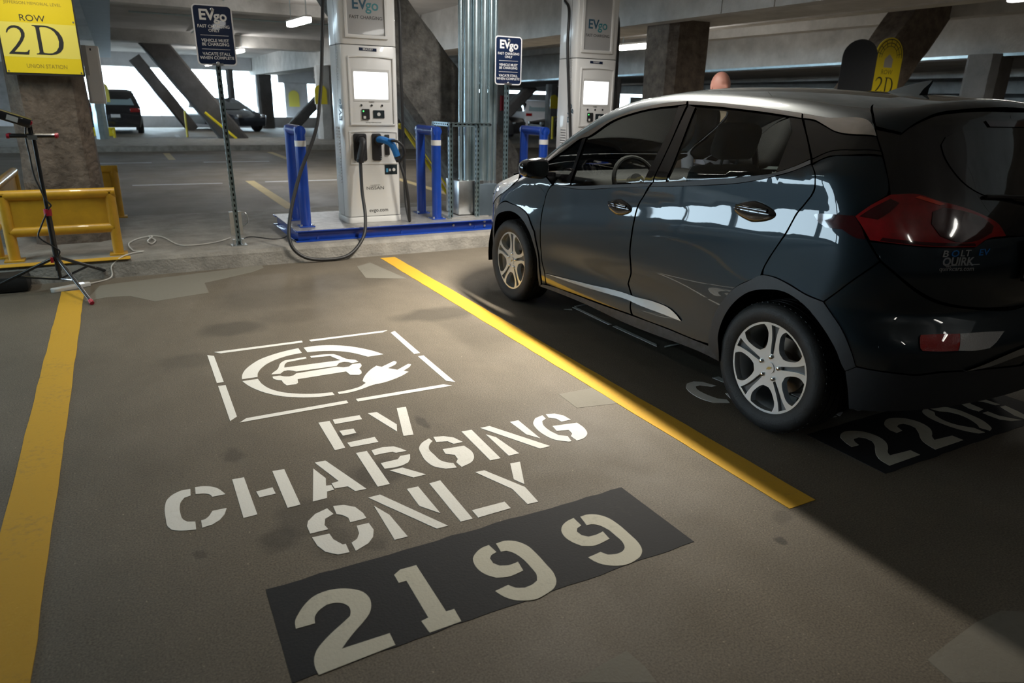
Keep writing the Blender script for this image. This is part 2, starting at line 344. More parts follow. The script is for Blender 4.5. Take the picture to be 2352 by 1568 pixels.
# ------------------------------------------------------------------ the garage itself
def sbox(name, a, b, mat, label=None, bev=0):
    return struct(MB().box(a, b, bev=bev).build(name, mat), label)
fl = MB().add([(-45, -14, 0), (45, -14, 0), (45, 60, 0), (-45, 60, 0)], [(0, 1, 2, 3)]).build('floor', 'asphalt'); struct(fl, 'stained brown-grey asphalt garage floor')
MARK = {"EV":[[[0.669,3.149],[0.723,3.146],[0.714,2.837],[0.666,2.834]],[[0.74,3.154],[0.873,3.147],[0.871,3.095],[0.737,3.099]],[[0.736,3.018],[0.803,3.012],[0.802,2.961],[0.738,2.959]],[[0.736,2.882],[0.867,2.883],[0.866,2.826],[0.738,2.832]],[[0.917,3.15],[0.962,3.145],[1.005,2.967],[0.98,2.892]],[[1.069,3.148],[1.117,3.142],[1.038,2.826],[0.991,2.834]]],"CHARGING":[[[0.062,2.763],[0.027,2.765],[-0.003,2.747],[-0.026,2.714],[-0.035,2.673],[-0.038,2.574],[-0.035,2.52],[-0.024,2.49],[-0.001,2.472],[0.055,2.451],[0.057,2.507],[0.03,2.52],[0.018,2.543],[0.013,2.586],[0.014,2.64],[0.021,2.677],[0.034,2.701],[0.058,2.708]],[[0.08,2.768],[0.11,2.762],[0.139,2.744],[0.162,2.714],[0.174,2.683],[0.182,2.659],[0.133,2.661],[0.128,2.682],[0.113,2.698],[0.077,2.711]],[[0.077,2.505],[0.093,2.508],[0.107,2.524],[0.122,2.555],[0.172,2.552],[0.16,2.513],[0.138,2.478],[0.111,2.459],[0.076,2.454]],[[0.221,2.767],[0.267,2.764],[0.269,2.454],[0.219,2.453]],[[0.293,2.626],[0.357,2.63],[0.359,2.575],[0.297,2.575]],[[0.381,2.765],[0.429,2.76],[0.429,2.451],[0.38,2.45]],[[0.558,2.76],[0.604,2.758],[0.693,2.451],[0.648,2.454],[0.631,2.503],[0.579,2.511],[0.578,2.556],[0.609,2.561]],[[0.54,2.712],[0.567,2.607],[0.553,2.548],[0.574,2.543],[0.574,2.502],[0.545,2.501],[0.533,2.453],[0.477,2.452]],[[0.743,2.767],[0.792,2.765],[0.79,2.445],[0.739,2.447]],[[0.812,2.762],[0.866,2.769],[0.914,2.754],[0.935,2.725],[0.953,2.687],[0.902,2.691],[0.894,2.706],[0.852,2.711],[0.81,2.71]],[[0.812,2.63],[0.891,2.631],[0.91,2.655],[0.955,2.651],[0.941,2.612],[0.92,2.583],[0.89,2.57],[0.853,2.567],[0.812,2.576]],[[0.826,2.553],[0.883,2.552],[0.953,2.452],[0.896,2.452]],[[1.089,2.758],[1.045,2.732],[1.014,2.691],[1.001,2.632],[0.997,2.551],[1.01,2.5],[1.046,2.461],[1.093,2.448],[1.096,2.492],[1.079,2.504],[1.06,2.528],[1.05,2.597],[1.05,2.662],[1.067,2.698],[1.094,2.726]],[[1.113,2.763],[1.16,2.75],[1.197,2.715],[1.217,2.655],[1.171,2.657],[1.156,2.693],[1.106,2.709]],[[1.104,2.631],[1.206,2.62],[1.214,2.55],[1.201,2.502],[1.175,2.468],[1.115,2.444],[1.11,2.493],[1.129,2.517],[1.132,2.557],[1.099,2.584]],[[1.256,2.758],[1.308,2.753],[1.302,2.439],[1.252,2.442]],[[1.348,2.68],[1.378,2.632],[1.399,2.442],[1.346,2.444]],[[1.354,2.753],[1.404,2.753],[1.563,2.441],[1.508,2.441]],[[1.516,2.75],[1.563,2.748],[1.561,2.529],[1.522,2.595]],[[1.702,2.747],[1.651,2.732],[1.612,2.685],[1.597,2.63],[1.597,2.552],[1.615,2.489],[1.664,2.441],[1.678,2.439],[1.691,2.492],[1.657,2.52],[1.644,2.582],[1.65,2.654],[1.665,2.686],[1.697,2.705]],[[1.724,2.75],[1.769,2.737],[1.798,2.696],[1.804,2.639],[1.75,2.64],[1.745,2.679],[1.715,2.709]],[[1.683,2.618],[1.813,2.596],[1.812,2.533],[1.791,2.474],[1.75,2.441],[1.705,2.433],[1.704,2.485],[1.726,2.506],[1.731,2.545],[1.673,2.563]]],"ONLY":[[[0.514,2.379],[0.464,2.361],[0.429,2.325],[0.418,2.294],[0.417,2.241],[0.483,2.239],[0.477,2.272],[0.489,2.311],[0.526,2.33]],[[0.539,2.385],[0.578,2.374],[0.613,2.341],[0.628,2.287],[0.629,2.247],[0.567,2.247],[0.569,2.281],[0.555,2.308],[0.536,2.324]],[[0.418,2.215],[0.479,2.21],[0.483,2.169],[0.504,2.124],[0.515,2.123],[0.513,2.069],[0.473,2.075],[0.439,2.11],[0.423,2.158]],[[0.582,2.215],[0.627,2.212],[0.63,2.163],[0.614,2.12],[0.587,2.09],[0.535,2.067],[0.535,2.12],[0.559,2.134],[0.576,2.164]],[[0.679,2.384],[0.728,2.385],[0.885,2.063],[0.84,2.065]],[[0.681,2.317],[0.714,2.229],[0.727,2.066],[0.678,2.068]],[[0.839,2.378],[0.887,2.376],[0.892,2.153],[0.838,2.239]],[[0.937,2.378],[0.987,2.381],[0.987,2.065],[0.938,2.067]],[[1.009,2.118],[1.151,2.116],[1.151,2.064],[1.009,2.062]],[[1.147,2.378],[1.189,2.375],[1.279,2.177],[1.271,2.056],[1.224,2.06],[1.225,2.187]],[[1.318,2.379],[1.364,2.373],[1.288,2.199],[1.267,2.252]]],"frame":[[[0.34,4.423],[0.872,4.418],[0.869,4.38],[0.373,4.381]],[[0.918,4.414],[1.446,4.398],[1.4,4.367],[0.92,4.376]],[[1.449,4.337],[1.485,4.361],[1.481,3.874],[1.442,3.872]],[[1.447,3.823],[1.484,3.824],[1.484,3.341],[1.446,3.381]],[[0.329,3.315],[0.366,3.353],[0.866,3.353],[0.865,3.314]],[[0.915,3.351],[1.411,3.339],[1.448,3.3],[0.915,3.313]],[[0.296,4.384],[0.331,4.35],[0.329,3.888],[0.293,3.888]],[[0.294,3.843],[0.332,3.838],[0.328,3.393],[0.291,3.354]]],"ring":[[[0.819,4.28],[0.731,4.259],[0.644,4.222],[0.57,4.174],[0.509,4.105],[0.459,4.023],[0.434,3.949],[0.424,3.888],[0.507,3.886],[0.521,3.955],[0.55,4.019],[0.6,4.087],[0.668,4.139],[0.74,4.17],[0.82,4.184]],[[0.851,4.277],[0.935,4.278],[1.021,4.25],[1.094,4.202],[1.176,4.114],[1.225,4.039],[1.267,3.947],[1.167,3.945],[1.131,4.01],[1.08,4.079],[1.005,4.136],[0.929,4.167],[0.853,4.18]],[[0.422,3.859],[0.504,3.857],[0.513,3.766],[0.543,3.673],[0.589,3.606],[0.658,3.551],[0.743,3.51],[0.828,3.492],[0.829,3.449],[0.738,3.463],[0.658,3.496],[0.578,3.551],[0.512,3.629],[0.469,3.708],[0.44,3.783]]],"plug":[[[0.854,3.482],[0.918,3.486],[0.985,3.506],[1.028,3.543],[1.021,3.579],[1.046,3.632],[1.089,3.697],[1.132,3.746],[1.165,3.775],[1.188,3.744],[1.287,3.808],[1.295,3.787],[1.286,3.766],[1.214,3.708],[1.255,3.659],[1.345,3.724],[1.359,3.711],[1.345,3.687],[1.282,3.63],[1.303,3.603],[1.251,3.563],[1.185,3.528],[1.119,3.505],[1.058,3.498],[0.972,3.464],[0.907,3.449],[0.853,3.45]]],"car":[[[0.584,3.893],[0.593,3.912],[0.626,3.954],[0.677,4.072],[0.698,4.093],[0.825,4.102],[0.823,4.073],[0.703,4.055],[0.689,4.035],[0.671,3.973],[0.998,3.957],[0.963,4.056],[0.851,4.071],[0.852,4.103],[0.927,4.101],[0.99,4.08],[1.008,4.045],[1.045,3.956],[1.081,3.925],[1.09,3.885],[1.047,3.878],[1.036,3.9],[1.011,3.92],[0.979,3.914],[0.951,3.871],[0.721,3.88],[0.706,3.901],[0.682,3.92],[0.656,3.917],[0.631,3.884]],[[0.584,3.859],[0.625,3.855],[0.64,3.836],[0.668,3.82],[0.694,3.826],[0.714,3.851],[0.951,3.857],[0.983,3.83],[1.016,3.831],[1.045,3.862],[1.091,3.857],[1.088,3.818],[1.075,3.793],[1.059,3.771],[1.06,3.731],[1.051,3.696],[1.03,3.677],[0.985,3.698],[0.979,3.759],[0.701,3.758],[0.693,3.707],[0.676,3.688],[0.629,3.693],[0.62,3.733],[0.619,3.778],[0.596,3.798],[0.583,3.823]]],"d2":[[[0.266,1.774],[0.271,1.808],[0.288,1.837],[0.313,1.868],[0.349,1.895],[0.39,1.902],[0.432,1.893],[0.464,1.875],[0.493,1.843],[0.502,1.808],[0.496,1.77],[0.48,1.739],[0.452,1.711],[0.421,1.686],[0.39,1.658],[0.365,1.633],[0.508,1.63],[0.507,1.577],[0.283,1.566],[0.281,1.606],[0.287,1.635],[0.301,1.661],[0.33,1.689],[0.365,1.715],[0.401,1.738],[0.424,1.754],[0.432,1.774],[0.433,1.798],[0.421,1.82],[0.4,1.834],[0.374,1.837],[0.35,1.825],[0.329,1.802],[0.322,1.771]]],"d1":[[[0.61,1.881],[0.637,1.898],[0.694,1.896],[0.694,1.64],[0.721,1.639],[0.718,1.579],[0.614,1.578],[0.61,1.635],[0.635,1.64],[0.636,1.834],[0.61,1.835]]],"d9a":[[[0.966,1.887],[0.936,1.883],[0.906,1.867],[0.882,1.842],[0.874,1.817],[0.873,1.777],[0.885,1.742],[0.907,1.714],[0.943,1.701],[1.006,1.706],[1.013,1.756],[0.975,1.754],[0.947,1.765],[0.933,1.787],[0.935,1.816],[0.947,1.83],[0.972,1.838]],[[0.993,1.883],[1.029,1.884],[1.062,1.865],[1.087,1.823],[1.093,1.773],[1.093,1.707],[1.09,1.644],[1.076,1.607],[1.051,1.582],[1.013,1.569],[0.967,1.563],[0.938,1.573],[0.906,1.592],[0.884,1.624],[0.873,1.656],[0.925,1.664],[0.94,1.641],[0.968,1.627],[0.998,1.63],[1.021,1.64],[1.035,1.666],[1.038,1.711],[1.034,1.772],[1.023,1.808],[1.007,1.829],[0.987,1.833]]],"d9b":[[[1.333,1.895],[1.301,1.889],[1.267,1.871],[1.248,1.849],[1.237,1.81],[1.245,1.764],[1.262,1.733],[1.296,1.716],[1.377,1.723],[1.382,1.772],[1.344,1.766],[1.315,1.769],[1.298,1.787],[1.295,1.815],[1.308,1.832],[1.332,1.841]],[[1.361,1.891],[1.391,1.892],[1.425,1.876],[1.452,1.838],[1.461,1.788],[1.461,1.718],[1.456,1.654],[1.442,1.617],[1.416,1.592],[1.374,1.577],[1.328,1.576],[1.296,1.589],[1.265,1.614],[1.251,1.639],[1.244,1.667],[1.301,1.673],[1.315,1.649],[1.341,1.639],[1.373,1.641],[1.395,1.656],[1.406,1.68],[1.409,1.731],[1.404,1.784],[1.388,1.817],[1.371,1.83],[1.351,1.833]]],"e2a":[[[2.838,1.808],[2.86,1.87],[2.878,1.9],[2.913,1.923],[2.95,1.932],[2.994,1.921],[3.036,1.89],[3.053,1.848],[3.049,1.797],[3.025,1.757],[2.988,1.725],[2.937,1.689],[2.926,1.673],[3.062,1.662],[3.06,1.614],[2.833,1.612],[2.842,1.659],[2.867,1.699],[2.911,1.738],[2.96,1.776],[2.982,1.804],[2.982,1.839],[2.961,1.86],[2.922,1.859],[2.904,1.842],[2.887,1.806]]],"e2b":[[[3.177,1.808],[3.175,1.843],[3.204,1.892],[3.241,1.917],[3.287,1.932],[3.337,1.922],[3.379,1.895],[3.4,1.848],[3.396,1.799],[3.375,1.76],[3.333,1.725],[3.297,1.703],[3.273,1.677],[3.4,1.666],[3.401,1.613],[3.178,1.614],[3.189,1.658],[3.21,1.699],[3.236,1.726],[3.272,1.755],[3.318,1.802],[3.323,1.834],[3.308,1.86],[3.275,1.865],[3.245,1.851],[3.226,1.812]]],"e0a":[[[3.545,1.91],[3.574,1.923],[3.601,1.918],[3.597,1.876],[3.557,1.846],[3.539,1.788],[3.545,1.734],[3.57,1.694],[3.591,1.667],[3.589,1.615],[3.548,1.621],[3.517,1.663],[3.496,1.723],[3.492,1.789],[3.506,1.856]],[[3.619,1.917],[3.674,1.912],[3.725,1.882],[3.744,1.834],[3.74,1.773],[3.729,1.711],[3.696,1.654],[3.668,1.625],[3.633,1.614],[3.62,1.658],[3.643,1.68],[3.676,1.737],[3.686,1.8],[3.667,1.847],[3.63,1.873]]],"e0b":[[[3.901,1.922],[3.923,1.919],[3.918,1.88],[3.889,1.852],[3.878,1.782],[3.826,1.775],[3.816,1.822],[3.838,1.876],[3.866,1.904]],[[3.942,1.927],[4.0,1.908],[4.028,1.852],[4.029,1.777],[3.998,1.783],[3.984,1.84],[3.943,1.876]],[[3.825,1.755],[3.87,1.754],[3.867,1.697],[3.895,1.646],[3.921,1.611],[3.857,1.631],[3.821,1.667],[3.818,1.72]],[[3.997,1.76],[4.041,1.755],[4.025,1.69],[4.008,1.644],[3.946,1.614],[3.944,1.66],[3.956,1.677]]],"cC":[[[2.801,2.655],[2.77,2.736],[2.728,2.763],[2.669,2.754],[2.627,2.713],[2.598,2.645],[2.593,2.546],[2.616,2.48],[2.693,2.443],[2.711,2.483],[2.674,2.518],[2.659,2.593],[2.67,2.676],[2.688,2.701],[2.72,2.705],[2.77,2.657]],[[2.868,2.76],[2.918,2.757],[2.914,2.688],[2.88,2.654]],[[2.768,2.552],[2.803,2.547],[2.741,2.453],[2.725,2.443]]],"cF":[[[2.932,4.354],[2.961,4.352],[2.953,3.865],[2.926,3.869]],[[2.928,3.819],[2.962,3.824],[2.963,3.376],[2.931,3.337]],[[2.986,3.324],[3.116,3.331],[3.132,3.311],[2.966,3.301]],[[2.967,4.376],[3.088,4.4],[3.103,4.375],[2.967,4.36]],[[2.844,4.337],[2.903,4.317],[2.89,4.289]]],"patch":[[[1.923,2.944],[2.184,2.936],[2.174,2.695],[1.912,2.747]],[[1.82,6.372],[1.984,6.488],[2.085,5.734],[1.761,5.908]],[[-0.393,6.02],[-0.298,6.515],[0.334,6.627],[0.741,6.711],[1.022,6.788],[1.022,6.65],[0.899,6.512],[0.473,6.261],[0.471,5.92],[0.073,5.813],[-0.085,6.049],[-0.234,6.086]],[[0.885,1.228],[0.989,1.241],[1.096,1.252],[1.105,1.182],[1.099,1.118]],[[1.855,0.826],[1.982,0.838],[2.14,0.85],[2.274,0.844],[2.334,0.807],[2.015,0.648],[1.837,0.739]]]}
def flat(polys, z, name, mat, parent=None, z0=0.0):
    b = MB()
    for p in polys: b.prism([tuple(q) for q in resample(p, None, .012)] if 9 < len(p) < 47 and z > .0014 and mat != 'number_black' else p, z0, z)
    return b.build(name, mat, parent, angle=20)
for p in MARK['patch']:
    flat([p], .0012, 'floor_patch', 'patch_grey', fl)
# raised islands between the stall rows
def island(x0, x1, y0, y1, h=.15):
    b = MB(); n = int((x1-x0)/.35); top = []; 
    vs = []; 
    for i in range(n+1):
        x = x0+(x1-x0)*i/n; j = lambda a: (random.random()-.5)*a
        vs += [(x, y0-.03+j(.02), 0), (x, y0+j(.012), h-.03+j(.01)), (x, y0+.035+j(.015), h), (x, y1-.03, h), (x, y1, h-.02), (x, y1+.02, 0)]
    b.add(vs, [(i*6+k, (i+1)*6+k, (i+1)*6+k+1, i*6+k+1) for i in range(n) for k in range(5)])
    b.add(vs[:6], [tuple(range(6))]); b.add(vs[-6:], [tuple(range(6))])
    return struct(b.build('curb_island', 'concrete_curb', angle=25))
isl = island(-13, 30, 6.78, 9.32)
struct(island(-13, 30, 22.3, 26.9), 'far concrete curb island')
MB().box((-1.0, 6.775, .148), (-.05, 6.90, .1525)).build('curb_paint', 'line_yellow', isl)
# slab ceilings and the long spandrel beams that run with the stalls
sbox('ceiling', (-14.3, -14, 3.34), (6.6, 40.6, 3.6), 'ceiling_paint')
sbox('ceiling_right', (6.6, -14, 3.42), (14.2, 40.6, 3.7), 'ceiling_paint')
def spandrel(x0, x1, z0, z1, ya, yb, step, mat, name='beam'):
    y = ya
    while y < yb-.01:
        e = min(y+step, yb); sbox(name, (x0, y+.008, z0), (x1, e-.008, z1), mat); y = e
for y in (-13.98, -7.0, -.6, 2.6, 5.66, 6.62, 9.8, 12.9, 16, 19.1, 22.2, 25.3, 28.4, 31.5, 34.6, 37.7): pass
YJ = [-13.9, -7, -.6, 2.6, 5.93, 6.72, 9.9, 13.1, 16.3, 19.5, 22.7, 25.9, 29.1, 32.3, 35.5, 38.7, 40.5]
for a, b in zip(YJ, YJ[1:]): sbox('beam', (6.40, a+.006, 2.54), (6.62, b-.006, 3.42), 'concrete')
sbox('beam', (6.62, -13.9, 2.60), (7.75, 40.5, 3.42), 'concrete')
for x in (9.0, 10.9, 12.6): sbox('beam', (x, -13.9, 3.02), (x+.34, 40.5, 3.42), 'concrete')
sbox('beam', (-.19, 8.55, 2.54), (.13, 26.3, 3.34), 'steel_dark')
sbox('beam', (-14, 25.4, 3.0), (6.38, 26.3, 3.34), 'concrete')
sbox('beam', (-14, 12.6, 3.1), (-.2, 13.2, 3.34), 'concrete')
sbox('beam', (.14, 16.2, 3.12), (6.38, 16.7, 3.34), 'concrete')
sbox('beam', (-14, 39.4, 2.72), (6.38, 40.4, 3.34), 'concrete_white')
# far outer wall: low parapet, slanted braces, daylight between
sbox('wall_back', (-14, 39.6, 0), (30, 40.0, .52), 'concrete_white')
sbox('wall_back_right', (7.8, 40.3, 2.22), (44, 40.6, 3.42), 'concrete_white')
sbox('wall_back_right', (10.4, 40.3, 0), (29.9, 40.6, 2.05), 'concrete'); sbox('wall_back_right', (31.0, 40.3, 0), (44, 40.6, 2.05), 'concrete'); sbox('wall_back_right', (8.1, 40.3, 0), (9.3, 40.5, 2.25), 'concrete_white'); sbox('wall_back', (-14, 40.0, .5), (-2.6, 40.3, 2.75), 'concrete_dark')
for x in (13.5, 24.5, 27.3, 33.5): sbox('wall_back_right', (x, 40.2, 0), (x+2.6, 40.5, 3.42), 'concrete')
def strut(p, q, w, d, mat='concrete_rough', label=None, **k): return struct(beam(p, q, w, d, **k).build('diagonal_strut', mat, angle=28), label)
strut((.92, 43, 2.75), (2.75, 43, .1), .62, .5, 'concrete_white'); strut((7.75, 43, 2.75), (6.2, 43, .1), .6, .5, 'concrete_white')
strut((1.05, 36, 2.98), (3.05, 36, .0), .50, .45, 'concrete_backlit'); strut((9.7, 36, 2.3), (7.3, 36, .0), .46, .45, 'concrete_backlit')
strut((1.15, 26.4, 3.34), (3.62, 26.4, -.05), .72, .7, 'concrete_backlit', 'broad dark slanting concrete strut in the far row')
strut((1.85, 8.15, 3.36), (4.45, 8.15, .14), .62, .62, 'concrete_grey', 'broad slanting concrete strut behind the nearer charging station', w2=.9)
strut((12.55, 8.12, 3.45), (9.72, 8.12, .1), .80, .6, 'concrete_rough', 'slanting brown concrete strut carrying arched yellow sign')
strut((6.55, 26.4, 2.4), (9.8, 26.4, .1), .6, .6, 'concrete_dark'); strut((20.8, 36, 2.4), (18.2, 36, .1), .55, .5, 'concrete_backlit'); strut((21.6, 36, 2.9), (24.6, 36, .1), .6, .5, 'concrete_backlit')
def column(x, y, w, d, h, mat='concrete_rough', label=None, w2=None): return struct(beam((x, y, 0), (x, y, h), w, d, ch=.10, w2=w2).build('column', mat, angle=28), label)
column(-.50, 8.0, .62, .62, 3.36, label='rough brown concrete column inside the yellow guard rails', w2=.55)
column(7.05, 8.2, .72, .66, 2.62, label='rough concrete column under the beam behind the charging stations')
column(6.46, 25.6, .5, .5, 2.56, 'concrete'); column(-.42, 26.0, .36, .5, 2.56, 'galvanised'); column(6.75, 38.6, .7, .7, 2.56, 'concrete_backlit')
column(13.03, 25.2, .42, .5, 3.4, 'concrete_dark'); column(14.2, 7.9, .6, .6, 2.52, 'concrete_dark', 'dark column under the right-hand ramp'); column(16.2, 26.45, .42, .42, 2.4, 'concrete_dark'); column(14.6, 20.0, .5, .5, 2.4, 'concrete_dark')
column(5.1, 38.0, .30, .45, 2.72, 'concrete_backlit')
# ramps seen beyond, one parapet band behind the other
def band(x, z0, z1, slope, mat, th=.25):
    b = MB(); vs = []
    for y in (-14, 40): 
        dz = slope*(y-10); vs += [(x, y, z0+dz), (x+th, y, z0+dz), (x+th, y, z1+dz), (x, y, z1+dz)]
    b.add(vs, [(0, 1, 2, 3), (7, 6, 5, 4), (0, 4, 5, 1), (1, 5, 6, 2), (2, 6, 7, 3), (3, 7, 4, 0)]); return struct(b.build('ramp_parapet', mat))
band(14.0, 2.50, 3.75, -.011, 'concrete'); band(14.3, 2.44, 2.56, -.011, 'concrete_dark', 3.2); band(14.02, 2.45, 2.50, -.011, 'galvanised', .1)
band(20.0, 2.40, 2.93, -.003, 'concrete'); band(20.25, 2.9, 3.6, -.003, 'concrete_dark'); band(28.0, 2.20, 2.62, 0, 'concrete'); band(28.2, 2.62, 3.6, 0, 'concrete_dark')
sbox('ceiling_far', (14.25, -14, 3.6), (44, 40.6, 3.8), 'ceiling_paint'); sbox('wall_right', (40, -14, 0), (40.3, 40.6, 3.6), 'concrete_dark')
sbox('wall_right', (30, -14, 0), (30.3, 24, 2.1), 'concrete')
# side of the garage on the left: parapet and posts in front of open daylight
sbox('wall_left', (-14.3, -14, 0), (-14, 40, .95), 'concrete'); sbox('wall_left', (-14.3, -14, 2.7), (-14, 40, 3.4), 'concrete')
for y in range(-12, 40, 6): sbox('wall_left', (-14.25, y, .95), (-14.05, y+.5, 2.7), 'concrete_dark')
sbox('wall_front', (-14, -14.3, 0), (44, -14, 3.6), 'concrete_dark')
sbox('wall_left', (-14.25, -14, .95), (-14.05, 5.0, 2.7), 'concrete_dark')  # infill added out of view to block daylight from the near left
# conduits under the slab
for i, (a, b) in enumerate([((2.0, 7.0, 3.30), (2.4, 25.0, 3.30)), ((-2, 11.5, 3.3), (6.3, 11.3, 3.3)), ((.6, 19.8, 3.3), (6.3, 19.6, 3.3))]):
    struct(MB().cyl(a, b, .02, n=8).build('ceiling_conduit', 'galvanised'))
# faded lines in the aisle beyond
for i, (pts, mat) in enumerate([([(1.96, 9.9), (2.12, 9.9), (2.14, 14.1), (1.98, 14.1)], 'faded_yellow'), ([(1.0, 19.3), (1.16, 19.3), (1.16, 21.6), (1.0, 21.6)], 'faded_yellow'), ([(4.75, 10.2), (4.91, 10.2), (4.91, 14.1), (4.75, 14.1)], 'faded_yellow'),
         ([(3.7, 19.0), (3.86, 19.0), (3.86, 21.6), (3.7, 21.6)], 'faded_yellow'), ([(.1, 13.85), (1.55, 13.78), (1.55, 13.9), (.1, 13.97)], 'faded_white'), ([(2.3, 13.8), (4.1, 13.75), (4.1, 13.87), (2.3, 13.92)], 'faded_white'),
         ([(-1.5, 18.6), (.6, 18.5), (.6, 18.65), (-1.5, 18.75)], 'faded_white'), ([(1.7, 18.4), (3.2, 18.35), (3.2, 18.5), (1.7, 18.55)], 'faded_white'), ([(1.9, 29.2), (2.05, 29.2), (2.1, 31.5), (1.95, 31.5)], 'faded_white'),
         ([(5.4, 18.2), (7.6, 18.1), (7.6, 18.25), (5.4, 18.35)], 'faded_white')]):
    flat([pts], .0015, 'aisle_line', mat, fl)

# ------------------------------------------------------------------ painted markings of the stalls
def wobble(x0, x1, y0, y1, n=40, a=.006):
    L = [(x0+(random.random()-.5)*a, y0+(y1-y0)*i/n) for i in range(n+1)]; R = [(x1+(random.random()-.5)*a, y0+(y1-y0)*i/n) for i in range(n+1)]
    return R+L[::-1]
tag(flat([wobble(-.565, -.405, .2, 6.40)], .0025, 'stall_line', 'line_yellow'), 'broad yellow stall line on the left under the tripod', 'line')
tag(flat([wobble(2.14, 2.29, 1.567, 6.64)], .0025, 'stall_line', 'line_yellow'), 'bright yellow stall line between lettering and parked car', 'line')
def marking(name, label, parts, cat='floor marking'):
    t = thing(name, label, cat)
    for pn, keys, mat, z0, z in parts:
        flat([p for k in keys for p in MARK[k]], z, pn, mat, t, z0)
    return t
marking('charging_symbol', 'white stencilled car and plug symbol in a broken rectangular frame', [('frame', ['frame'], 'stencil_white', 0, .002), ('ring', ['ring'], 'stencil_white', 0, .002), ('plug', ['plug'], 'stencil_white', 0, .002), ('car_outline', ['car'], 'stencil_white', 0, .002)])
marking('stencil_lettering', 'white stencilled words EV CHARGING ONLY on the asphalt', [('word', ['EV'], 'stencil_white', 0, .002), ('word', ['CHARGING'], 'stencil_white', 0, .002), ('word', ['ONLY'], 'stencil_white', 0, .002)])
def numpanel(label, x0, x1, y0, y1, digs, mat):
    t = thing('number_panel', label, 'floor marking'); n = 24; P = []
    P += [(x0+(x1-x0)*i/n, y0+(random.random()-.5)*.010) for i in range(n)]+[(x1, y0), (x1-.008, y1)]+[(x1-(x1-x0)*i/n, y1+(random.random()-.5)*.010) for i in range(1, n)]+[(x0+.006, y1)]
    flat([P], .0015, 'background', 'number_black', t)
    for d in digs: flat(d, .0028, 'digit', mat, t, .0015)
numpanel('black painted panel with cream number 2199 in front', .213, 1.645, 1.572, 1.998, [MARK['d2'], MARK['d1'], MARK['d9a'], MARK['d9b']], 'digit_cream')
numpanel('dark painted panel with number 2200 behind the car', 2.75, 4.20, 1.572, 1.996, [MARK['e2a'], MARK['e2b'], MARK['e0a'], MARK['e0b']], 'digit_cream')
sh = lambda ks, dx: [[(x+dx, y) for x, y in p] for k in ks for p in MARK[k]]
t = thing('stencil_lettering', 'white stencilled lettering half hidden under the parked car', 'floor marking')
flat(MARK['cC'], .002, 'word', 'stencil_white', t); flat(sh(['ONLY'], 2.56), .002, 'word', 'stencil_white', t)
t = thing('charging_symbol', 'thin white stencil frame showing beside the car sill', 'floor marking')
flat(MARK['cF'], .002, 'frame', 'stencil_white', t)
# ------------------------------------------------------------------ the parked hatchback
# body shape: side half-width, roof line, rear and front profiles blended into one closed form; every panel is an outline laid on it
def spl(xs, ys):
    xs = np.array(xs, float); ys = np.array(ys, float); h = np.diff(xs); d = np.diff(ys)/h; m = np.zeros_like(ys); m[0] = d[0]; m[-1] = d[-1]
    m[1:-1] = (d[:-1]*h[1:]+d[1:]*h[:-1])/(h[1:]+h[:-1])
    def f(x):
        x = np.asarray(x, float); i = np.clip(np.searchsorted(xs, x)-1, 0, len(xs)-2); t = (x-xs[i])/h[i]; c = np.clip(t, 0, 1)
        v = (2*c**3-3*c**2+1)*ys[i]+(c**3-2*c**2+c)*m[i]*h[i]+(-2*c**3+3*c**2)*ys[i+1]+(c**3-c**2)*m[i+1]*h[i]
        return v+np.where(t < 0, m[0]*(x-xs[0]), 0)+np.where(t > 1, m[-1]*(x-xs[-1]), 0)
    return f
PLAN=spl([-.1,.15,.45,.9,1.6,2.6,3.2,3.5,3.8,4.0,4.2],[-.075,-.045,-.012,0,.0,0,-.004,-.012,-.045,-.095,-.19])
SEC=spl([.0,.2,.32,.45,.60,.68,.72,.75,.79,.823,.832,.84,.90,.965,.978,.99,1.02,1.06,1.15,1.3,1.45,1.6],
        [.80,.845,.866,.874,.8800,.8814,.8800,.8770,.8722,.8683,.8675,.8671,.8645,.8615,.8606,.8578,.8490,.8365,.8085,.755,.69,.62])
ZC=spl([.0,.3,.566,.747,1.015,1.756,2.053,2.767,3.4,4],[1.085,1.085,1.078,1.060,1.042,.949,.912,.814,.76,.74])
def zz(s,z):
    c=ZC(s)
    a=.45+(z-.45)*.23/(c-.59); b=z-(c-.82); d=.98+(z-c-.16)*.62/(1.44-c)
    return np.where(z<.45,z,np.where(z<c-.14,a,np.where(z<c+.16,b,np.where(z<1.6,d,z))))
SWELL=lambda s: np.exp(-((s-.70)/.42)**2)+np.exp(-((s-3.30)/.42)**2)
def W(s,z):
    w=SEC(zz(s,z))+PLAN(s)*(1+.5*np.clip(z-.9,0,1))
    sw=SWELL(s)*np.exp(-((z-.62)/.20)**2)
    # door scallop between arches
    sc=np.exp(-((s-2.0)/.75)**4)*np.exp(-((z-.47)/.10)**2)
    return w+.014*sw-.020*sc
TOP=spl([-.2,.05,.25,.6,1.0,1.5,1.9,2.3,2.7,3.0,3.3,3.5,3.75,3.95,4.08,4.17,4.25],
        [1.43,1.495,1.535,1.567,1.598,1.617,1.612,1.55,1.39,1.235,1.125,1.065,1.015,.965,.89,.74,.5])
CROWN=spl([0,.5,2,3,3.5,4.2],[.09,.075,.075,.08,.10,.12])
def T(s,y): return TOP(s)-CROWN(s)*y*y/.5
REAR=spl([.1,.25,.40,.50,.58,.66,.70,.76,.85,1.0,1.1,1.25,1.4,1.5,1.6],
         [.10,.045,.012,.0,.004,.05,.075,.07,.062,.085,.125,.20,.275,.32,.37])
def Rr(y,z): 
    ay=np.abs(y); return REAR(z)+.10*(ay/.8)**2+.10*(ay/.8)**6
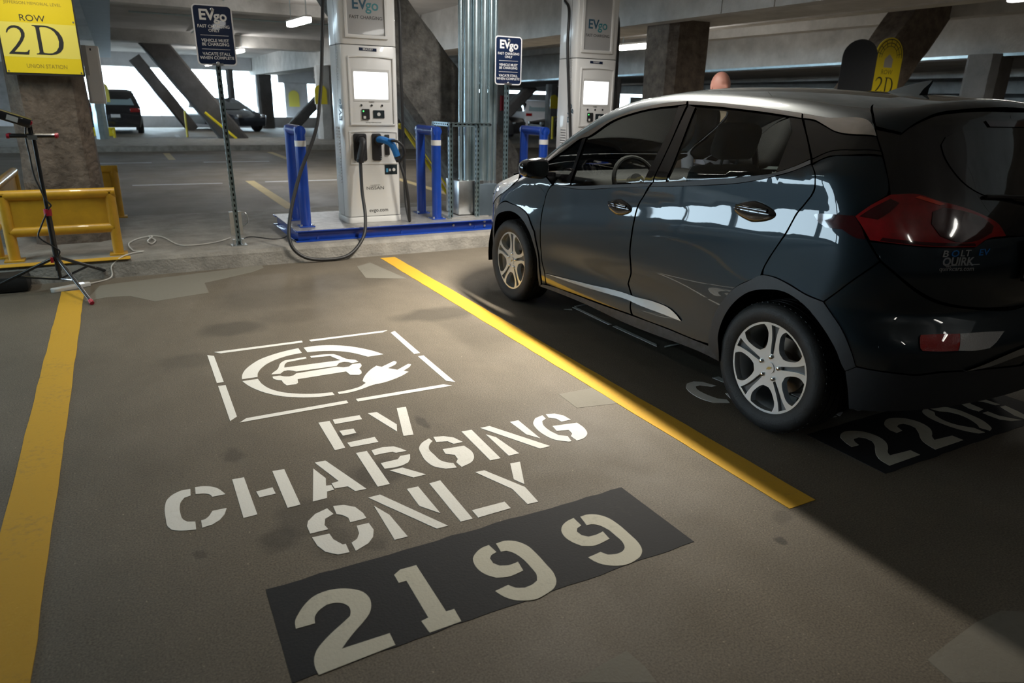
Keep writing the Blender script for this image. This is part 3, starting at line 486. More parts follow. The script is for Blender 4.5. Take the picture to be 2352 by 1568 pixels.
def Fr(y,z):
    ay=np.abs(y); return 4.166-.05*((z-.55)/.35)**2-.18*(ay/.8)**2-.25*(ay/.8)**5
def smax(a,b,k):
    h=np.clip(k-np.abs(a-b),0,None)/k
    return np.maximum(a,b)+h*h*k*.25
def F(s,y,z):
    a=np.abs(y)-W(s,z)
    f=smax(a,Rr(y,z)-s,.10)
    f=smax(f,s-Fr(y,z),.12)
    return smax(f,(z-T(s,y))*.9,.055+.085*np.clip((s-2.1)/.9,0,1))
AX=1.6;B=.885
def q2phi(qv):
    qv=np.asarray(qv,float)
    side=np.arctan2(B,AX-qv)
    rear=np.arctan2(qv-(AX-2*B),B)
    fr=np.pi-np.arctan2(B-(qv-4.0),4.0-AX)
    return np.where(qv<AX-B,rear,np.where(qv>4.0,fr,side))
def phi2q(p):
    side=AX-B/np.tan(np.clip(p,1e-3,np.pi-1e-3)); rear=AX-2*B+B*np.tan(np.clip(p,-1.2,1.2))
    fr=4.0+B-(4.0-AX)*np.tan(np.pi-np.clip(p,2,5))
    return np.where(p<np.pi/4,rear,np.where(side>4.0,fr,side))
def S(qv,z):
    """polar param -> (s,y,z)"""
    p=q2phi(qv); z=np.asarray(z,float); c,sn=np.cos(p),np.sin(p)
    lo=np.zeros_like(p+z); hi=np.full_like(lo,3.4)
    # march outward from inside
    for _ in range(46):
        m=.5*(lo+hi); f=F(AX-m*c,m*sn,z); lo=np.where(f<0,m,lo); hi=np.where(f<0,hi,m)
    r=lo; return np.stack([AX-r*c,r*sn,z+0*r],-1)
def Zt(s,y):
    s=np.asarray(s,float); lo=np.full_like(s+y,.3); hi=np.full_like(lo,1.75)
    for _ in range(46):
        m=.5*(lo+hi); f=F(s,y,m); lo=np.where(f<0,m,lo); hi=np.where(f<0,hi,m)
    return lo
def N(P):
    e=1e-3; s,y,z=P[...,0],P[...,1],P[...,2]
    g=np.stack([F(s+e,y,z)-F(s-e,y,z),F(s,y+e,z)-F(s,y-e,z),F(s,y,z+e)-F(s,y,z-e)],-1)
    return g/np.linalg.norm(g,axis=-1,keepdims=True)
XC=2.62+.815; Y0=2.15-.70

ZA=.6
def C(s,u):
    s=np.asarray(s,float);u=np.asarray(u,float); c,sn=np.cos(u),np.sin(u)
    lo=np.zeros_like(s+u); hi=np.full_like(lo,1.6)
    for _ in range(44):
        m=.5*(lo+hi); f=F(s,m*c,ZA+m*sn); lo=np.where(f<0,m,lo); hi=np.where(f<0,hi,m)
    return np.stack([s+0*lo,lo*c,ZA+lo*sn],-1)

RNG = np.random.default_rng(3)
def inside(pt, loops):
    x, y = pt[:, 0], pt[:, 1]; c = np.zeros(len(pt), bool)
    for L in loops:
        a, b = L, np.roll(L, -1, 0)
        for (x1, y1), (x2, y2) in zip(a, b):
            if y1 == y2: continue
            m = ((y1 > y) != (y2 > y)) & (x < (x2-x1)*(y-y1)/(y2-y1)+x1); c ^= m
    return c
def surf_panel(name, kind, loops, mat, parent, off=0.0, skirt=.02, sides='L', grid=.03, step=.018, smoothloop=True):
    sx = 1.0; fy = .8 if kind == 'C' else 1.0
    Ls = []
    for L in loops:
        A = np.array(L, float)*np.array([1, fy]); Ls.append(resample(A, None, step) if smoothloop else A)
    lo = Ls[0].min(0); hi = Ls[0].max(0); gx, gy = np.meshgrid(np.arange(lo[0], hi[0], grid), np.arange(lo[1], hi[1], grid*.9)); gx = gx+(np.arange(gx.shape[0]) % 2)[:, None]*grid/2
    G = np.stack([gx.ravel(), gy.ravel()], -1)
    G = G[inside(G, Ls)]
    allb = np.concatenate(Ls)
    if len(G):
        d = np.sqrt(((G[:, None, :]-allb[None])**2).sum(-1)).min(1); G = G[d > grid*.45]
    V = np.concatenate([allb, G]) if len(G) else allb
    E = []; k = 0
    for L in Ls: E += [(k+i, k+(i+1) % len(L)) for i in range(len(L))]; k += len(L)
    vo, eo, fo, ov, oe, of = delaunay_2d_cdt([Vector(p) for p in V], E, [], 0, 1e-6)
    vo = np.array([tuple(v) for v in vo]); tri = np.array([f for f in fo if len(f) == 3])
    cen = vo[tri].mean(1); tri = tri[inside(cen, Ls)]
    ar = (vo[tri[:, 1], 0]-vo[tri[:, 0], 0])*(vo[tri[:, 2], 1]-vo[tri[:, 0], 1])-(vo[tri[:, 1], 1]-vo[tri[:, 0], 1])*(vo[tri[:, 2], 0]-vo[tri[:, 0], 0])
    tri[ar < 0] = tri[ar < 0][:, ::-1]
    def mapit(p): return C(p[:, 0], p[:, 1]/fy) if kind == 'C' else S(p[:, 0], p[:, 1])
    Q = mapit(vo); NN = N(Q); Q = Q+NN*off
    B3 = [];
    for L in Ls: q = mapit(L); n = N(q); B3.append((q+n*off, n))
    objs = []
    def emit(sgns, nm):
        vs, fs, ns = [], [], []
        for sg in sgns:
            k = sum(len(a) for a in vs); q = Q*np.array([1, sg, 1]); nn = NN*np.array([1, sg, 1])
            loc = np.stack([-q[:, 1], q[:, 0], q[:, 2]], -1); ln = np.stack([-nn[:, 1], nn[:, 0], nn[:, 2]], -1)
            t = tri[:, ::-1] if sg > 0 else tri
            a, b, c = loc[t[0][0]], loc[t[0][1]], loc[t[0][2]]
            # orient by the surface normal
            fnv = np.cross(loc[t[:, 1]]-loc[t[:, 0]], loc[t[:, 2]]-loc[t[:, 0]]); fl_ = (fnv*ln[t].mean(1)).sum(1) < 0; t = t.copy(); t[fl_] = t[fl_][:, ::-1]
            vs.append(loc); ns.append(ln); fs += [tuple(int(x)+k for x in f) for f in t]
            if skirt:
                for (bq, bn) in B3:
                    k = sum(len(a) for a in vs); m = len(bq); q0 = bq*np.array([1, sg, 1]); n0 = bn*np.array([1, sg, 1]); l0 = np.stack([-q0[:, 1], q0[:, 0], q0[:, 2]], -1); m0 = np.stack([-n0[:, 1], n0[:, 0], n0[:, 2]], -1)
                    l1 = l0-m0*skirt; tang = np.roll(l0, -1, 0)-np.roll(l0, 1, 0); out = np.cross(tang, m0); out /= np.linalg.norm(out, axis=1, keepdims=True)+1e-9
                    A = bq[:, 0]*np.roll(bq[:, 2], -1)-np.roll(bq[:, 0], -1)*bq[:, 2]
                    vs += [l0, l1]; ns += [out, out]; fs += [(k+i, k+(i+1) % m, k+m+(i+1) % m, k+m+i) for i in range(m)]
        v = np.concatenate(vs); nr = np.concatenate(ns); me = bpy.data.meshes.new(nm); me.from_pydata(v.tolist(), [], fs); me.polygons.foreach_set('use_smooth', [True]*len(me.polygons))
        me.normals_split_custom_set_from_vertices(nr.tolist())
        o = link(nm, me, mat, parent); objs.append(o); return o
    if sides == 'B': emit([1, -1], name)
    else:
        for s_ in sides: emit([1 if s_ == 'L' else -1], name)
    return objs
PAN = {"front_door":["P",[[2.715,0.969],[2.564,0.973],[2.379,0.979],[2.017,1.027],[1.678,1.071],[1.712,1.016],[1.75,0.962],[1.761,0.916],[1.763,0.871],[1.771,0.784],[1.778,0.687],[1.767,0.603],[1.77,0.554],[1.791,0.517],[1.807,0.482],[1.787,0.451],[1.757,0.417],[1.757,0.39],[1.754,0.343],[1.739,0.311],[2.058,0.298],[2.389,0.286],[2.667,0.271],[2.756,0.267],[2.757,0.304],[2.758,0.342],[2.798,0.423],[2.803,0.516],[2.791,0.63],[2.792,0.704],[2.805,0.808],[2.784,0.902],[2.752,0.948]]],"rear_door":["P",[[1.659,1.073],[1.45,1.096],[1.218,1.126],[0.976,1.163],[0.866,1.188],[0.779,1.211],[0.684,1.24],[0.599,1.277],[0.588,1.249],[0.583,1.22],[0.582,1.175],[0.589,1.152],[0.599,1.134],[0.617,1.103],[0.638,1.072],[0.656,1.03],[0.679,0.979],[0.703,0.936],[0.726,0.896],[0.76,0.834],[0.778,0.791],[0.785,0.761],[0.848,0.726],[0.91,0.686],[0.986,0.601],[1.035,0.516],[1.061,0.403],[1.061,0.332],[1.154,0.325],[1.392,0.322],[1.566,0.315],[1.717,0.313],[1.739,0.346],[1.743,0.394],[1.742,0.421],[1.772,0.454],[1.792,0.487],[1.775,0.521],[1.754,0.558],[1.752,0.606],[1.764,0.69],[1.757,0.786],[1.75,0.873],[1.747,0.918],[1.736,0.964],[1.698,1.018]]],"quarter_panel":["P",[[0.592,1.274],[0.562,1.297],[0.528,1.313],[0.509,1.319],[0.467,1.323],[0.413,1.326],[0.366,1.327],[0.357,1.284],[0.347,1.223],[0.347,1.2],[0.351,1.184],[0.401,1.136],[0.437,1.096],[0.416,1.048],[0.397,0.996],[0.361,0.927],[0.421,0.841],[0.462,0.774],[0.494,0.726],[0.55,0.736],[0.619,0.76],[0.707,0.776],[0.768,0.772],[0.768,0.793],[0.751,0.835],[0.718,0.896],[0.693,0.938],[0.67,0.978],[0.648,1.031],[0.63,1.071],[0.61,1.102],[0.593,1.132],[0.583,1.15],[0.575,1.174],[0.578,1.22],[0.582,1.249]]],"rear_bumper":["P",[[0.49,0.722],[0.46,0.769],[0.419,0.835],[0.358,0.922],[0.31,0.872],[0.274,0.833],[0.2,0.772],[0.039,0.716],[-0.153,0.692],[-0.16,0.696],[-0.16,0.492],[-0.142,0.453],[0.053,0.477],[0.167,0.483],[0.231,0.473],[0.255,0.476],[0.378,0.481],[0.402,0.557],[0.434,0.634],[0.463,0.68]]],"lower_cladding":["P",[[0.376,0.477],[0.254,0.471],[0.23,0.468],[0.166,0.477],[0.052,0.472],[-0.146,0.445],[-0.16,0.488],[-0.16,0.3],[0.25,0.296],[0.367,0.279],[0.383,0.365],[0.4,0.448]]],"rear_arch":["P",[[1.057,0.323],[1.057,0.4],[1.033,0.512],[0.984,0.597],[0.909,0.681],[0.847,0.721],[0.77,0.767],[0.707,0.772],[0.619,0.756],[0.549,0.732],[0.493,0.722],[0.464,0.679],[0.435,0.633],[0.403,0.557],[0.378,0.479],[0.401,0.451],[0.404,0.456],[0.44,0.544],[0.492,0.628],[0.549,0.687],[0.625,0.72],[0.731,0.71],[0.833,0.673],[0.916,0.599],[0.978,0.487],[0.996,0.394],[0.982,0.33],[0.97,0.261]]],"rocker":["P",[[2.836,0.246],[2.76,0.258],[2.39,0.279],[2.059,0.289],[1.734,0.304],[1.392,0.316],[1.153,0.319],[1.06,0.321],[0.973,0.26],[1.081,0.266],[1.297,0.261],[1.527,0.247],[1.79,0.238],[2.222,0.246],[2.761,0.232],[2.874,0.226]]],"front_arch":["P",[[2.847,0.244],[2.835,0.275],[2.842,0.436],[2.874,0.623],[2.992,0.728],[3.112,0.76],[3.267,0.77],[3.4,0.77],[3.52,0.715],[3.62,0.64],[3.69,0.54],[3.73,0.42],[3.74,0.27],[3.66,0.26],[3.645,0.42],[3.6,0.54],[3.52,0.63],[3.42,0.68],[3.218,0.719],[3.111,0.707],[3.005,0.669],[2.922,0.6],[2.889,0.533],[2.854,0.374],[2.874,0.226]]],"front_fender":["P",[[2.764,0.946],[2.793,0.901],[2.817,0.807],[2.803,0.702],[2.802,0.628],[2.815,0.514],[2.809,0.421],[2.771,0.339],[2.771,0.301],[2.775,0.266],[2.833,0.254],[2.824,0.277],[2.834,0.438],[2.866,0.627],[2.988,0.732],[3.107,0.764],[3.267,0.775],[3.41,0.78],[3.53,0.725],[3.63,0.65],[3.7,0.545],[3.85,0.56],[3.83,0.7],[3.319,0.914],[3.319,0.952],[3.205,1.019],[3.067,1.077],[2.729,0.974]]],"front_quarter_glass":["C",[[2.785,0.571],[2.648,0.651],[2.506,0.724],[2.492,0.719],[2.504,0.524],[2.524,0.502],[2.612,0.495],[2.712,0.527]]],"mullion":["C",[[2.495,0.731],[2.458,0.738],[2.466,0.506],[2.473,0.432],[2.574,0.416],[2.675,0.412],[2.61,0.492],[2.516,0.498],[2.497,0.522]]],"front_glass":["C",[[2.446,0.735],[2.241,0.836],[2.009,0.893],[1.781,0.921],[1.702,0.927],[1.676,0.822],[1.688,0.699],[1.723,0.517],[2.012,0.483],[2.365,0.44],[2.462,0.431],[2.459,0.504]]],"rear_glass":["C",[[1.543,0.918],[1.409,0.915],[1.238,0.906],[1.038,0.891],[0.925,0.879],[0.893,0.87],[0.866,0.847],[0.835,0.815],[0.818,0.723],[0.812,0.636],[0.958,0.607],[1.239,0.571],[1.525,0.538],[1.52,0.575],[1.517,0.735]]],"b_front":["C",[[1.694,0.925],[1.635,0.933],[1.615,0.741],[1.64,0.525],[1.715,0.517],[1.68,0.7],[1.669,0.822]]],"b_rear":["C",[[1.616,0.932],[1.557,0.921],[1.524,0.735],[1.526,0.565],[1.532,0.538],[1.629,0.527],[1.604,0.741]]],"rear_corner":["C",[[0.89,0.876],[0.816,0.87],[0.716,0.772],[0.658,0.706],[0.713,0.674],[0.805,0.637],[0.814,0.723],[0.828,0.815],[0.859,0.847]]],"quarter_black":["C",[[0.801,0.869],[0.742,0.862],[0.674,0.841],[0.601,0.818],[0.515,0.812],[0.433,0.833],[0.401,0.797],[0.487,0.762],[0.533,0.753],[0.581,0.743],[0.618,0.725],[0.646,0.708],[0.707,0.772]]],"belt_front":["C",[[2.663,0.41],[2.456,0.426],[2.011,0.478],[1.722,0.512],[1.651,0.521],[1.669,0.502],[2.008,0.461],[2.361,0.417],[2.54,0.411]]],"belt_rear":["C",[[1.632,0.524],[1.458,0.542],[1.239,0.569],[0.958,0.605],[0.81,0.633],[0.711,0.671],[0.655,0.701],[0.644,0.685],[0.72,0.648],[0.803,0.621],[0.992,0.58],[1.228,0.549],[1.454,0.524],[1.651,0.504]]],"belt_quarter":["C",[[0.644,0.702],[0.615,0.72],[0.578,0.739],[0.53,0.749],[0.484,0.758],[0.398,0.794],[0.39,0.784],[0.492,0.739],[0.544,0.728],[0.569,0.724],[0.606,0.706],[0.635,0.688]]],"chrome_front":["C",[[2.974,0.566],[2.727,0.67],[2.506,0.757],[2.256,0.853],[2.025,0.91],[1.802,0.943],[1.653,0.953],[1.639,0.935],[1.697,0.929],[1.783,0.923],[2.012,0.896],[2.244,0.84],[2.455,0.74],[2.497,0.734],[2.65,0.654],[2.882,0.541]]],"chrome_rear":["C",[[1.639,0.953],[1.505,0.948],[1.23,0.93],[1.031,0.914],[0.836,0.897],[0.819,0.874],[0.93,0.885],[1.243,0.911],[1.417,0.924],[1.616,0.933]]],"chrome_blade":["C",[[0.825,0.895],[0.69,0.88],[0.464,0.864],[0.451,0.853],[0.435,0.836],[0.518,0.816],[0.604,0.822],[0.677,0.846],[0.746,0.868],[0.808,0.873]]],"tail_lens":["P",[[0.436,1.092],[0.398,1.137],[0.344,1.181],[0.26,1.184],[0.214,1.165],[0.133,1.138],[0.063,1.106],[0.007,1.065],[-0.014,1.02],[0.052,1.015],[0.095,0.986],[0.228,0.991],[0.366,1.003],[0.392,1.005],[0.414,1.052]]],"quarter_lens":["P",[[0.561,1.074],[0.557,1.08],[0.551,1.082],[0.495,1.09],[0.44,1.093],[0.417,1.05],[0.404,1.006],[0.424,1.006],[0.45,1.019],[0.47,1.035],[0.517,1.032],[0.54,1.046]]],"tailgate":["P",[[0.391,0.997],[0.366,0.997],[0.228,0.987],[0.093,0.982],[0.049,1.011],[-0.043,1.013],[-0.16,1.01],[-0.16,0.705],[-0.145,0.706],[0.038,0.729],[0.196,0.785],[0.271,0.844],[0.309,0.882],[0.356,0.933]]],"hatch_frame":["P",[[0.38,1.428],[0.344,1.42],[0.304,1.411],[0.269,1.44],[0.221,1.466],[0.187,1.48],[0.065,1.501],[-0.093,1.514],[-0.238,1.513],[-0.16,1.475],[-0.16,1.015],[-0.018,1.023],[0.003,1.068],[0.063,1.111],[0.132,1.142],[0.213,1.17],[0.26,1.188],[0.34,1.185],[0.341,1.199],[0.353,1.284],[0.364,1.346],[0.377,1.4]]],"hatch_glass":["P",[[0.228,1.414],[0.22,1.426],[0.208,1.433],[0.144,1.453],[0.012,1.472],[-0.219,1.48],[-0.16,1.43],[-0.16,1.155],[-0.125,1.188],[0.071,1.187],[0.141,1.223],[0.18,1.264],[0.203,1.322],[0.224,1.385]]],"spoiler":["C",[[0.453,0.866],[0.483,0.9],[0.556,0.98],[0.603,1.049],[0.611,1.074],[0.626,1.157],[0.631,1.22],[0.62,1.301],[0.4,1.5708],[0.215,1.5708],[0.335,1.661],[0.339,1.459],[0.35,1.226],[0.366,1.062],[0.368,1.015],[0.374,0.949],[0.38,0.896],[0.413,0.875]]],"roof":["C",[[2.996,0.577],[2.736,0.678],[2.51,0.762],[2.259,0.856],[2.028,0.913],[1.805,0.945],[1.649,0.956],[1.509,0.952],[1.233,0.933],[1.033,0.917],[0.838,0.899],[0.693,0.884],[0.466,0.866],[0.491,0.898],[0.563,0.976],[0.616,1.053],[0.628,1.088],[0.646,1.184],[0.654,1.253],[0.655,1.353],[0.415,1.5708],[2.35,1.5708]]],"chrome_trim":["P",[[2.752,0.345],[2.482,0.368],[2.221,0.389],[1.763,0.424],[1.75,0.424],[1.518,0.44],[1.393,0.437],[1.324,0.417],[1.279,0.394],[1.407,0.392],[1.739,0.389],[1.757,0.39],[1.971,0.38],[2.187,0.366]]],"reflector":["P",[[0.221,0.634],[0.175,0.636],[0.105,0.632],[0.118,0.571],[0.18,0.573],[0.219,0.576],[0.226,0.585],[0.225,0.625]]],"reverse_lamp":["P",[[0.104,0.632],[0.036,0.629],[-0.049,0.62],[-0.03,0.605],[-0.01,0.585],[0.014,0.566],[0.059,0.564],[0.116,0.571]]],"plate":["P",[[-0.076,1.006],[-0.102,0.823]]],"bumper_blade":["P",[[0.075,0.487],[0.047,0.502],[-0.046,0.506],[-0.126,0.502],[-0.16,0.545],[-0.16,0.51],[-0.135,0.474],[-0.052,0.482]]],"fuel":["P",[[3.115,0.908],[3.056,0.94],[2.973,0.952],[2.891,0.939],[2.796,0.904],[2.809,0.826],[2.853,0.799],[2.942,0.774],[3.017,0.77],[3.096,0.805]]]}
car = thing('hatchback_car', 'dark grey hatchback parked beside the charging stall', 'car', (XC, Y0, 0))
GAPS = dict(skirt=.03)
def pp(name, key, mat, parent=None, sides='LR', **k): 
    m, L = PAN[key]; return surf_panel(name, m, [L], mat, parent or car, sides=sides, **k)
def lbl(o, t): o['label'] = t; return o
# centre-line panels: outline given for the left half, mirrored and joined
rf = [p for p in PAN['roof'][1]]; rf = rf[:-2]+[[.640, 1.44], [.640, 1.5708], [2.42, 1.5708], [2.36, 1.22], [2.46, 1.08], [2.62, .955], [2.80, .85], [2.95, .765], [3.03, .70], [3.06, .60]]
surf_panel('roof', 'C', [rf], 'car_paint', car, sides='B')
sp = [p for p in PAN['spoiler'][1] if not (p[0] == .4 or p[1] > 1.53)]
sp = sp[:8]+[[.645, 1.5708], [.365, 1.5708]]+sp[8:] if False else PAN['spoiler'][1][:8]+[[.622, 1.44], [.622, 1.5708], [.338, 1.5708]]+PAN['spoiler'][1][11:]
spo = surf_panel('rear_spoiler', 'C', [sp], 'car_paint', car, sides='B', off=.010, skirt=.05)
wsl = [[2.43, 1.5708], [2.37, 1.22], [2.47, 1.085], [2.63, .96], [2.81, .855], [2.96, .77], [3.05, .70], [3.14, .80], [3.22, 1.0], [3.27, 1.3], [3.28, 1.5708]]
surf_panel('windshield', 'C', [wsl], 'side_glass', car, sides='B', off=-.003, skirt=0)
surf_panel('cowl', 'C', [[[3.055, .69], [3.145, .795], [3.225, 1.0], [3.275, 1.3], [3.285, 1.5708], [3.37, 1.5708], [3.36, 1.2], [3.32, .95], [3.25, .76], [3.16, .65]]], 'clad_plastic', car, sides='B', off=-.006)
surf_panel('hood', 'C', [[[3.165, .645], [3.255, .755], [3.325, .945], [3.365, 1.2], [3.375, 1.5708], [3.99, 1.5708], [3.98, 1.1], [3.93, .75], [3.86, .56], [3.7, .53], [3.45, .55], [3.30, .575]]], 'car_paint', car, sides='B')
def half(key): return PAN[key][1]
CEN = lambda L: [[q if q > -.155 else -.1749, z] for q, z in L]
for nm, key, mat, kw in [('rear_bumper', 'rear_bumper', 'car_paint', {}), ('bumper_cladding', 'lower_cladding', 'clad_plastic', {'off': .006}), ('tailgate', 'tailgate', 'car_paint', {'off': .004, 'skirt': .04})]:
    surf_panel(nm, 'P', [CEN(half(key))], mat, car, sides='B', **kw)
hf = surf_panel('hatch_frame', 'P', [CEN([[max(q, -.16), z] for q, z in half('hatch_frame')]), CEN([[max(q, -.16) if z < 1.3 else q, z] for q, z in half('hatch_glass') if q > -.17])], 'piano_black', car, sides='B', off=.002, skirt=.03) if False else None
hfo = [p for p in half('hatch_frame') if p[0] > -.15 and not (p[0] < .0 and p[1] > 1.2)]; k_ = max(i for i, p in enumerate(hfo) if p[1] > 1.45); hfo = hfo[:k_+1]+[[-.05, 1.508], [-.1749, 1.508], [-.1749, 1.015], [-.10, 1.015]]+hfo[k_+1:]
hg = [[q, z] for q, z in half('hatch_glass') if q > -.155]
hgi = [[-.10, 1.43]]+[p for p in hg if p[1] > 1.43 or True]
hg2 = sorted([p for p in hg if p[1] >= 1.30], key=lambda p: -p[1])
gl = [p for p in hg]; 
fr_loop = hfo
gl_out = CEN([[-.16, 1.435]])+[]
# rear glass outline: centre top -> corner -> down the side -> centre bottom
side = [[.02, 1.432], [.10, 1.425], [.145, 1.405], [.165, 1.375], [.16, 1.34], [.135, 1.28], [.085, 1.215], [.03, 1.18]]
surf_panel('hatch_frame', 'P', [[[-.1749, 1.472]]+[[-.10, 1.472], [.05, 1.475]]+[p for p in hfo if p[0] > .12 and p[1] > 1.2 and False]+[p for p in hfo if p[0] > -.12][::-1] if False else fr_loop], 'piano_black', car, sides='B', off=.0, skirt=.03)
surf_panel('hatch_window', 'P', [[[-.1749, 1.438], [-.05, 1.436]]+side+[[-.05, 1.163], [-.1749, 1.155]]], 'bg_glass', car, sides='B', off=.0035, skirt=.004)
surf_panel('high_brake_light', 'P', [[[-.1749, 1.470], [-.03, 1.470], [-.045, 1.447], [-.1749, 1.447]]], 'tail_dark', car, sides='B', off=.006, skirt=.006)
# side panels
ff = pp('front_fender', 'front_fender', 'car_paint'); fd = pp('front_door', 'front_door', 'car_paint'); rd = pp('rear_door', 'rear_door', 'car_paint'); qp = pp('quarter_panel', 'quarter_panel', 'car_paint')
pp('wheel_arch', 'rear_arch', 'clad_plastic', off=.007); pp('wheel_arch', 'front_arch', 'clad_plastic', off=.007)
rk = pp('rocker_cladding', 'rocker', 'clad_dirty', off=.004, skirt=.05)
for i in (0, 1):
    s_ = 'LR'[i]
    pp('door_window', 'front_glass', 'side_glass', fd[i], s_, off=-.004, skirt=0); pp('mirror_window', 'front_quarter_glass', 'side_glass', fd[i], s_, off=-.003, skirt=0)
    pp('mullion', 'mullion', 'piano_black', fd[i], s_, off=.001); pp('pillar_trim', 'b_front', 'piano_black', fd[i], s_, off=.001); pp('belt_strip', 'belt_front', 'clad_plastic', fd[i], s_, off=.002)
    pp('window_trim', 'chrome_front', 'chrome', fd[i], s_, off=.005, skirt=.02)
    pp('door_window', 'rear_glass', 'side_glass', rd[i], s_, off=-.004, skirt=0); pp('pillar_trim', 'b_rear', 'piano_black', rd[i], s_, off=.001); pp('corner_trim', 'rear_corner', 'piano_black', rd[i], s_, off=.001)
    pp('belt_strip', 'belt_rear', 'clad_plastic', rd[i], s_, off=.002); pp('window_trim', 'chrome_rear', 'chrome', rd[i], s_, off=.005, skirt=.02)
    pp('pillar_trim', 'quarter_black', 'piano_black', qp[i], s_, off=.001); pp('belt_strip', 'belt_quarter', 'piano_black', qp[i], s_, off=.002); pp('window_trim', 'chrome_blade', 'chrome', qp[i], s_, off=.006, skirt=.02)
    # tail lamp: lens with a bright upper bar and two dark bowls behind the clear red
    tl = pp('tail_light', 'tail_lens', 'tail_red', None, s_, off=.014, skirt=.05)[0]
    pp('marker_lens', 'quarter_lens', 'tail_dark', tl, s_, off=.010, skirt=.03)
    surf_panel('lens_shade', 'P', [[[.225, 1.120], [.19, 1.135], [.12, 1.118], [.06, 1.09], [.03, 1.06], [.04, 1.035], [.09, 1.01], [.16, 1.008], [.205, 1.03], [.23, 1.075]]], 'tail_dark', tl, sides=s_, off=.0165, skirt=.003)
    surf_panel('lens_glow', 'P', [[[.275, 1.172], [.26, 1.178], [.20, 1.156], [.185, 1.148], [.20, 1.143]]], 'tail_bright', tl, sides=s_, off=.016, skirt=.003)
    surf_panel('lens_shade', 'P', [[[.425, 1.092], [.395, 1.125], [.345, 1.165], [.32, 1.150], [.345, 1.115], [.375, 1.085]]], 'tail_dark', tl, sides=s_, off=.0165, skirt=.003)
    surf_panel('lens_shade', 'P', [[[.36, 1.018], [.22, 1.006], [.10, 1.0], [.095, .990], [.228, .995], [.366, 1.006]]], 'tail_dark', tl, sides=s_, off=.0165, skirt=.003)
    rl = pp('bumper_reflector', 'reflector', 'reflect_red', None, s_, off=.006, skirt=.02)[0]; pp('reverse_lamp', 'reverse_lamp', 'lamp_clear', rl, s_, off=.006, skirt=.02)
    surf_panel('bumper_trim', 'P', [[[.085, .478], [.04, .492], [-.04, .522], [-.12, .543], [-.1749, .548], [-.1749, .512], [-.10, .505], [0, .484]]], 'satin_chrome', car, sides=s_, off=.012, skirt=.02)
    surf_panel('headlight', 'P', [[[3.345, .915], [3.30, .955], [3.42, .985], [3.62, .965], [3.85, .90], [4.05, .84], [4.15, .79], [4.10, .745], [3.95, .76], [3.84, .71]]], 'lamp_clear', car, sides=s_, off=.004)
    ct = chrome = surf_panel('lower_trim', 'P', [[p for p in PAN['chrome_trim'][1]]], 'satin_chrome', car, sides=s_, off=.008, skirt=.012)
# front end: bumper, grille and plate bracket, out of sight from the stall
surf_panel('front_bumper', 'P', [[[3.855, .565], [3.84, .70], [3.95, .75], [4.10, .735], [4.30, .74], [4.885, .74], [4.885, .30], [4.2, .28], [3.9, .27], [3.76, .27], [3.745, .42], [3.71, .54]]], 'car_paint', car, sides='B')
surf_panel('front_panel', 'P', [[[4.12, .745], [4.17, .79], [4.10, .835], [4.3, .86], [4.885, .87], [4.885, .748], [4.3, .748]]], 'piano_black', car, sides='B', off=-.002)
# dark tub that closes the body behind the panel gaps
tub = MB()
tub.box((-.60, .22, .24), (.60, 3.7, .30)); tub.box((-.50, .16, .30), (.50, .24, .70)); tub.box((-.55, 3.70, .30), (.55, 3.85, .80)); tub.box((-.72, 1.06, .30), (-.70, 2.86, .82)); tub.box((.70, 1.06, .30), (.72, 2.86, .82))
for sx in (-1, 1):
    for yy in (.70, 3.301): 
        # half-round wheel housing
        n = 20; vs = []
        for i in range(n+1):
            a = math.pi*(-.06+1.12*i/n); c, d = math.cos(a)*.40, math.sin(a)*.40+.32; vs += [(sx*.50, yy+c, d), (sx*.84, yy+c, d)]
        tub.add(vs, [(2*i, 2*i+1, 2*i+3, 2*i+2) for i in range(n)]); tub.add([(sx*.50, yy, .3)]+[vs[2*i] for i in range(n+1)], [(0, i+1, i+2) for i in range(n)])
    tub.box((min(sx*.56, sx*.80), .33, .74), (max(sx*.56, sx*.80), 1.05, .80)); tub.box((min(sx*.56, sx*.80), 2.9, .74), (max(sx*.56, sx*.80), 3.7, .80))
tub.build('underbody', 'interior_dark', car, recalc=False)
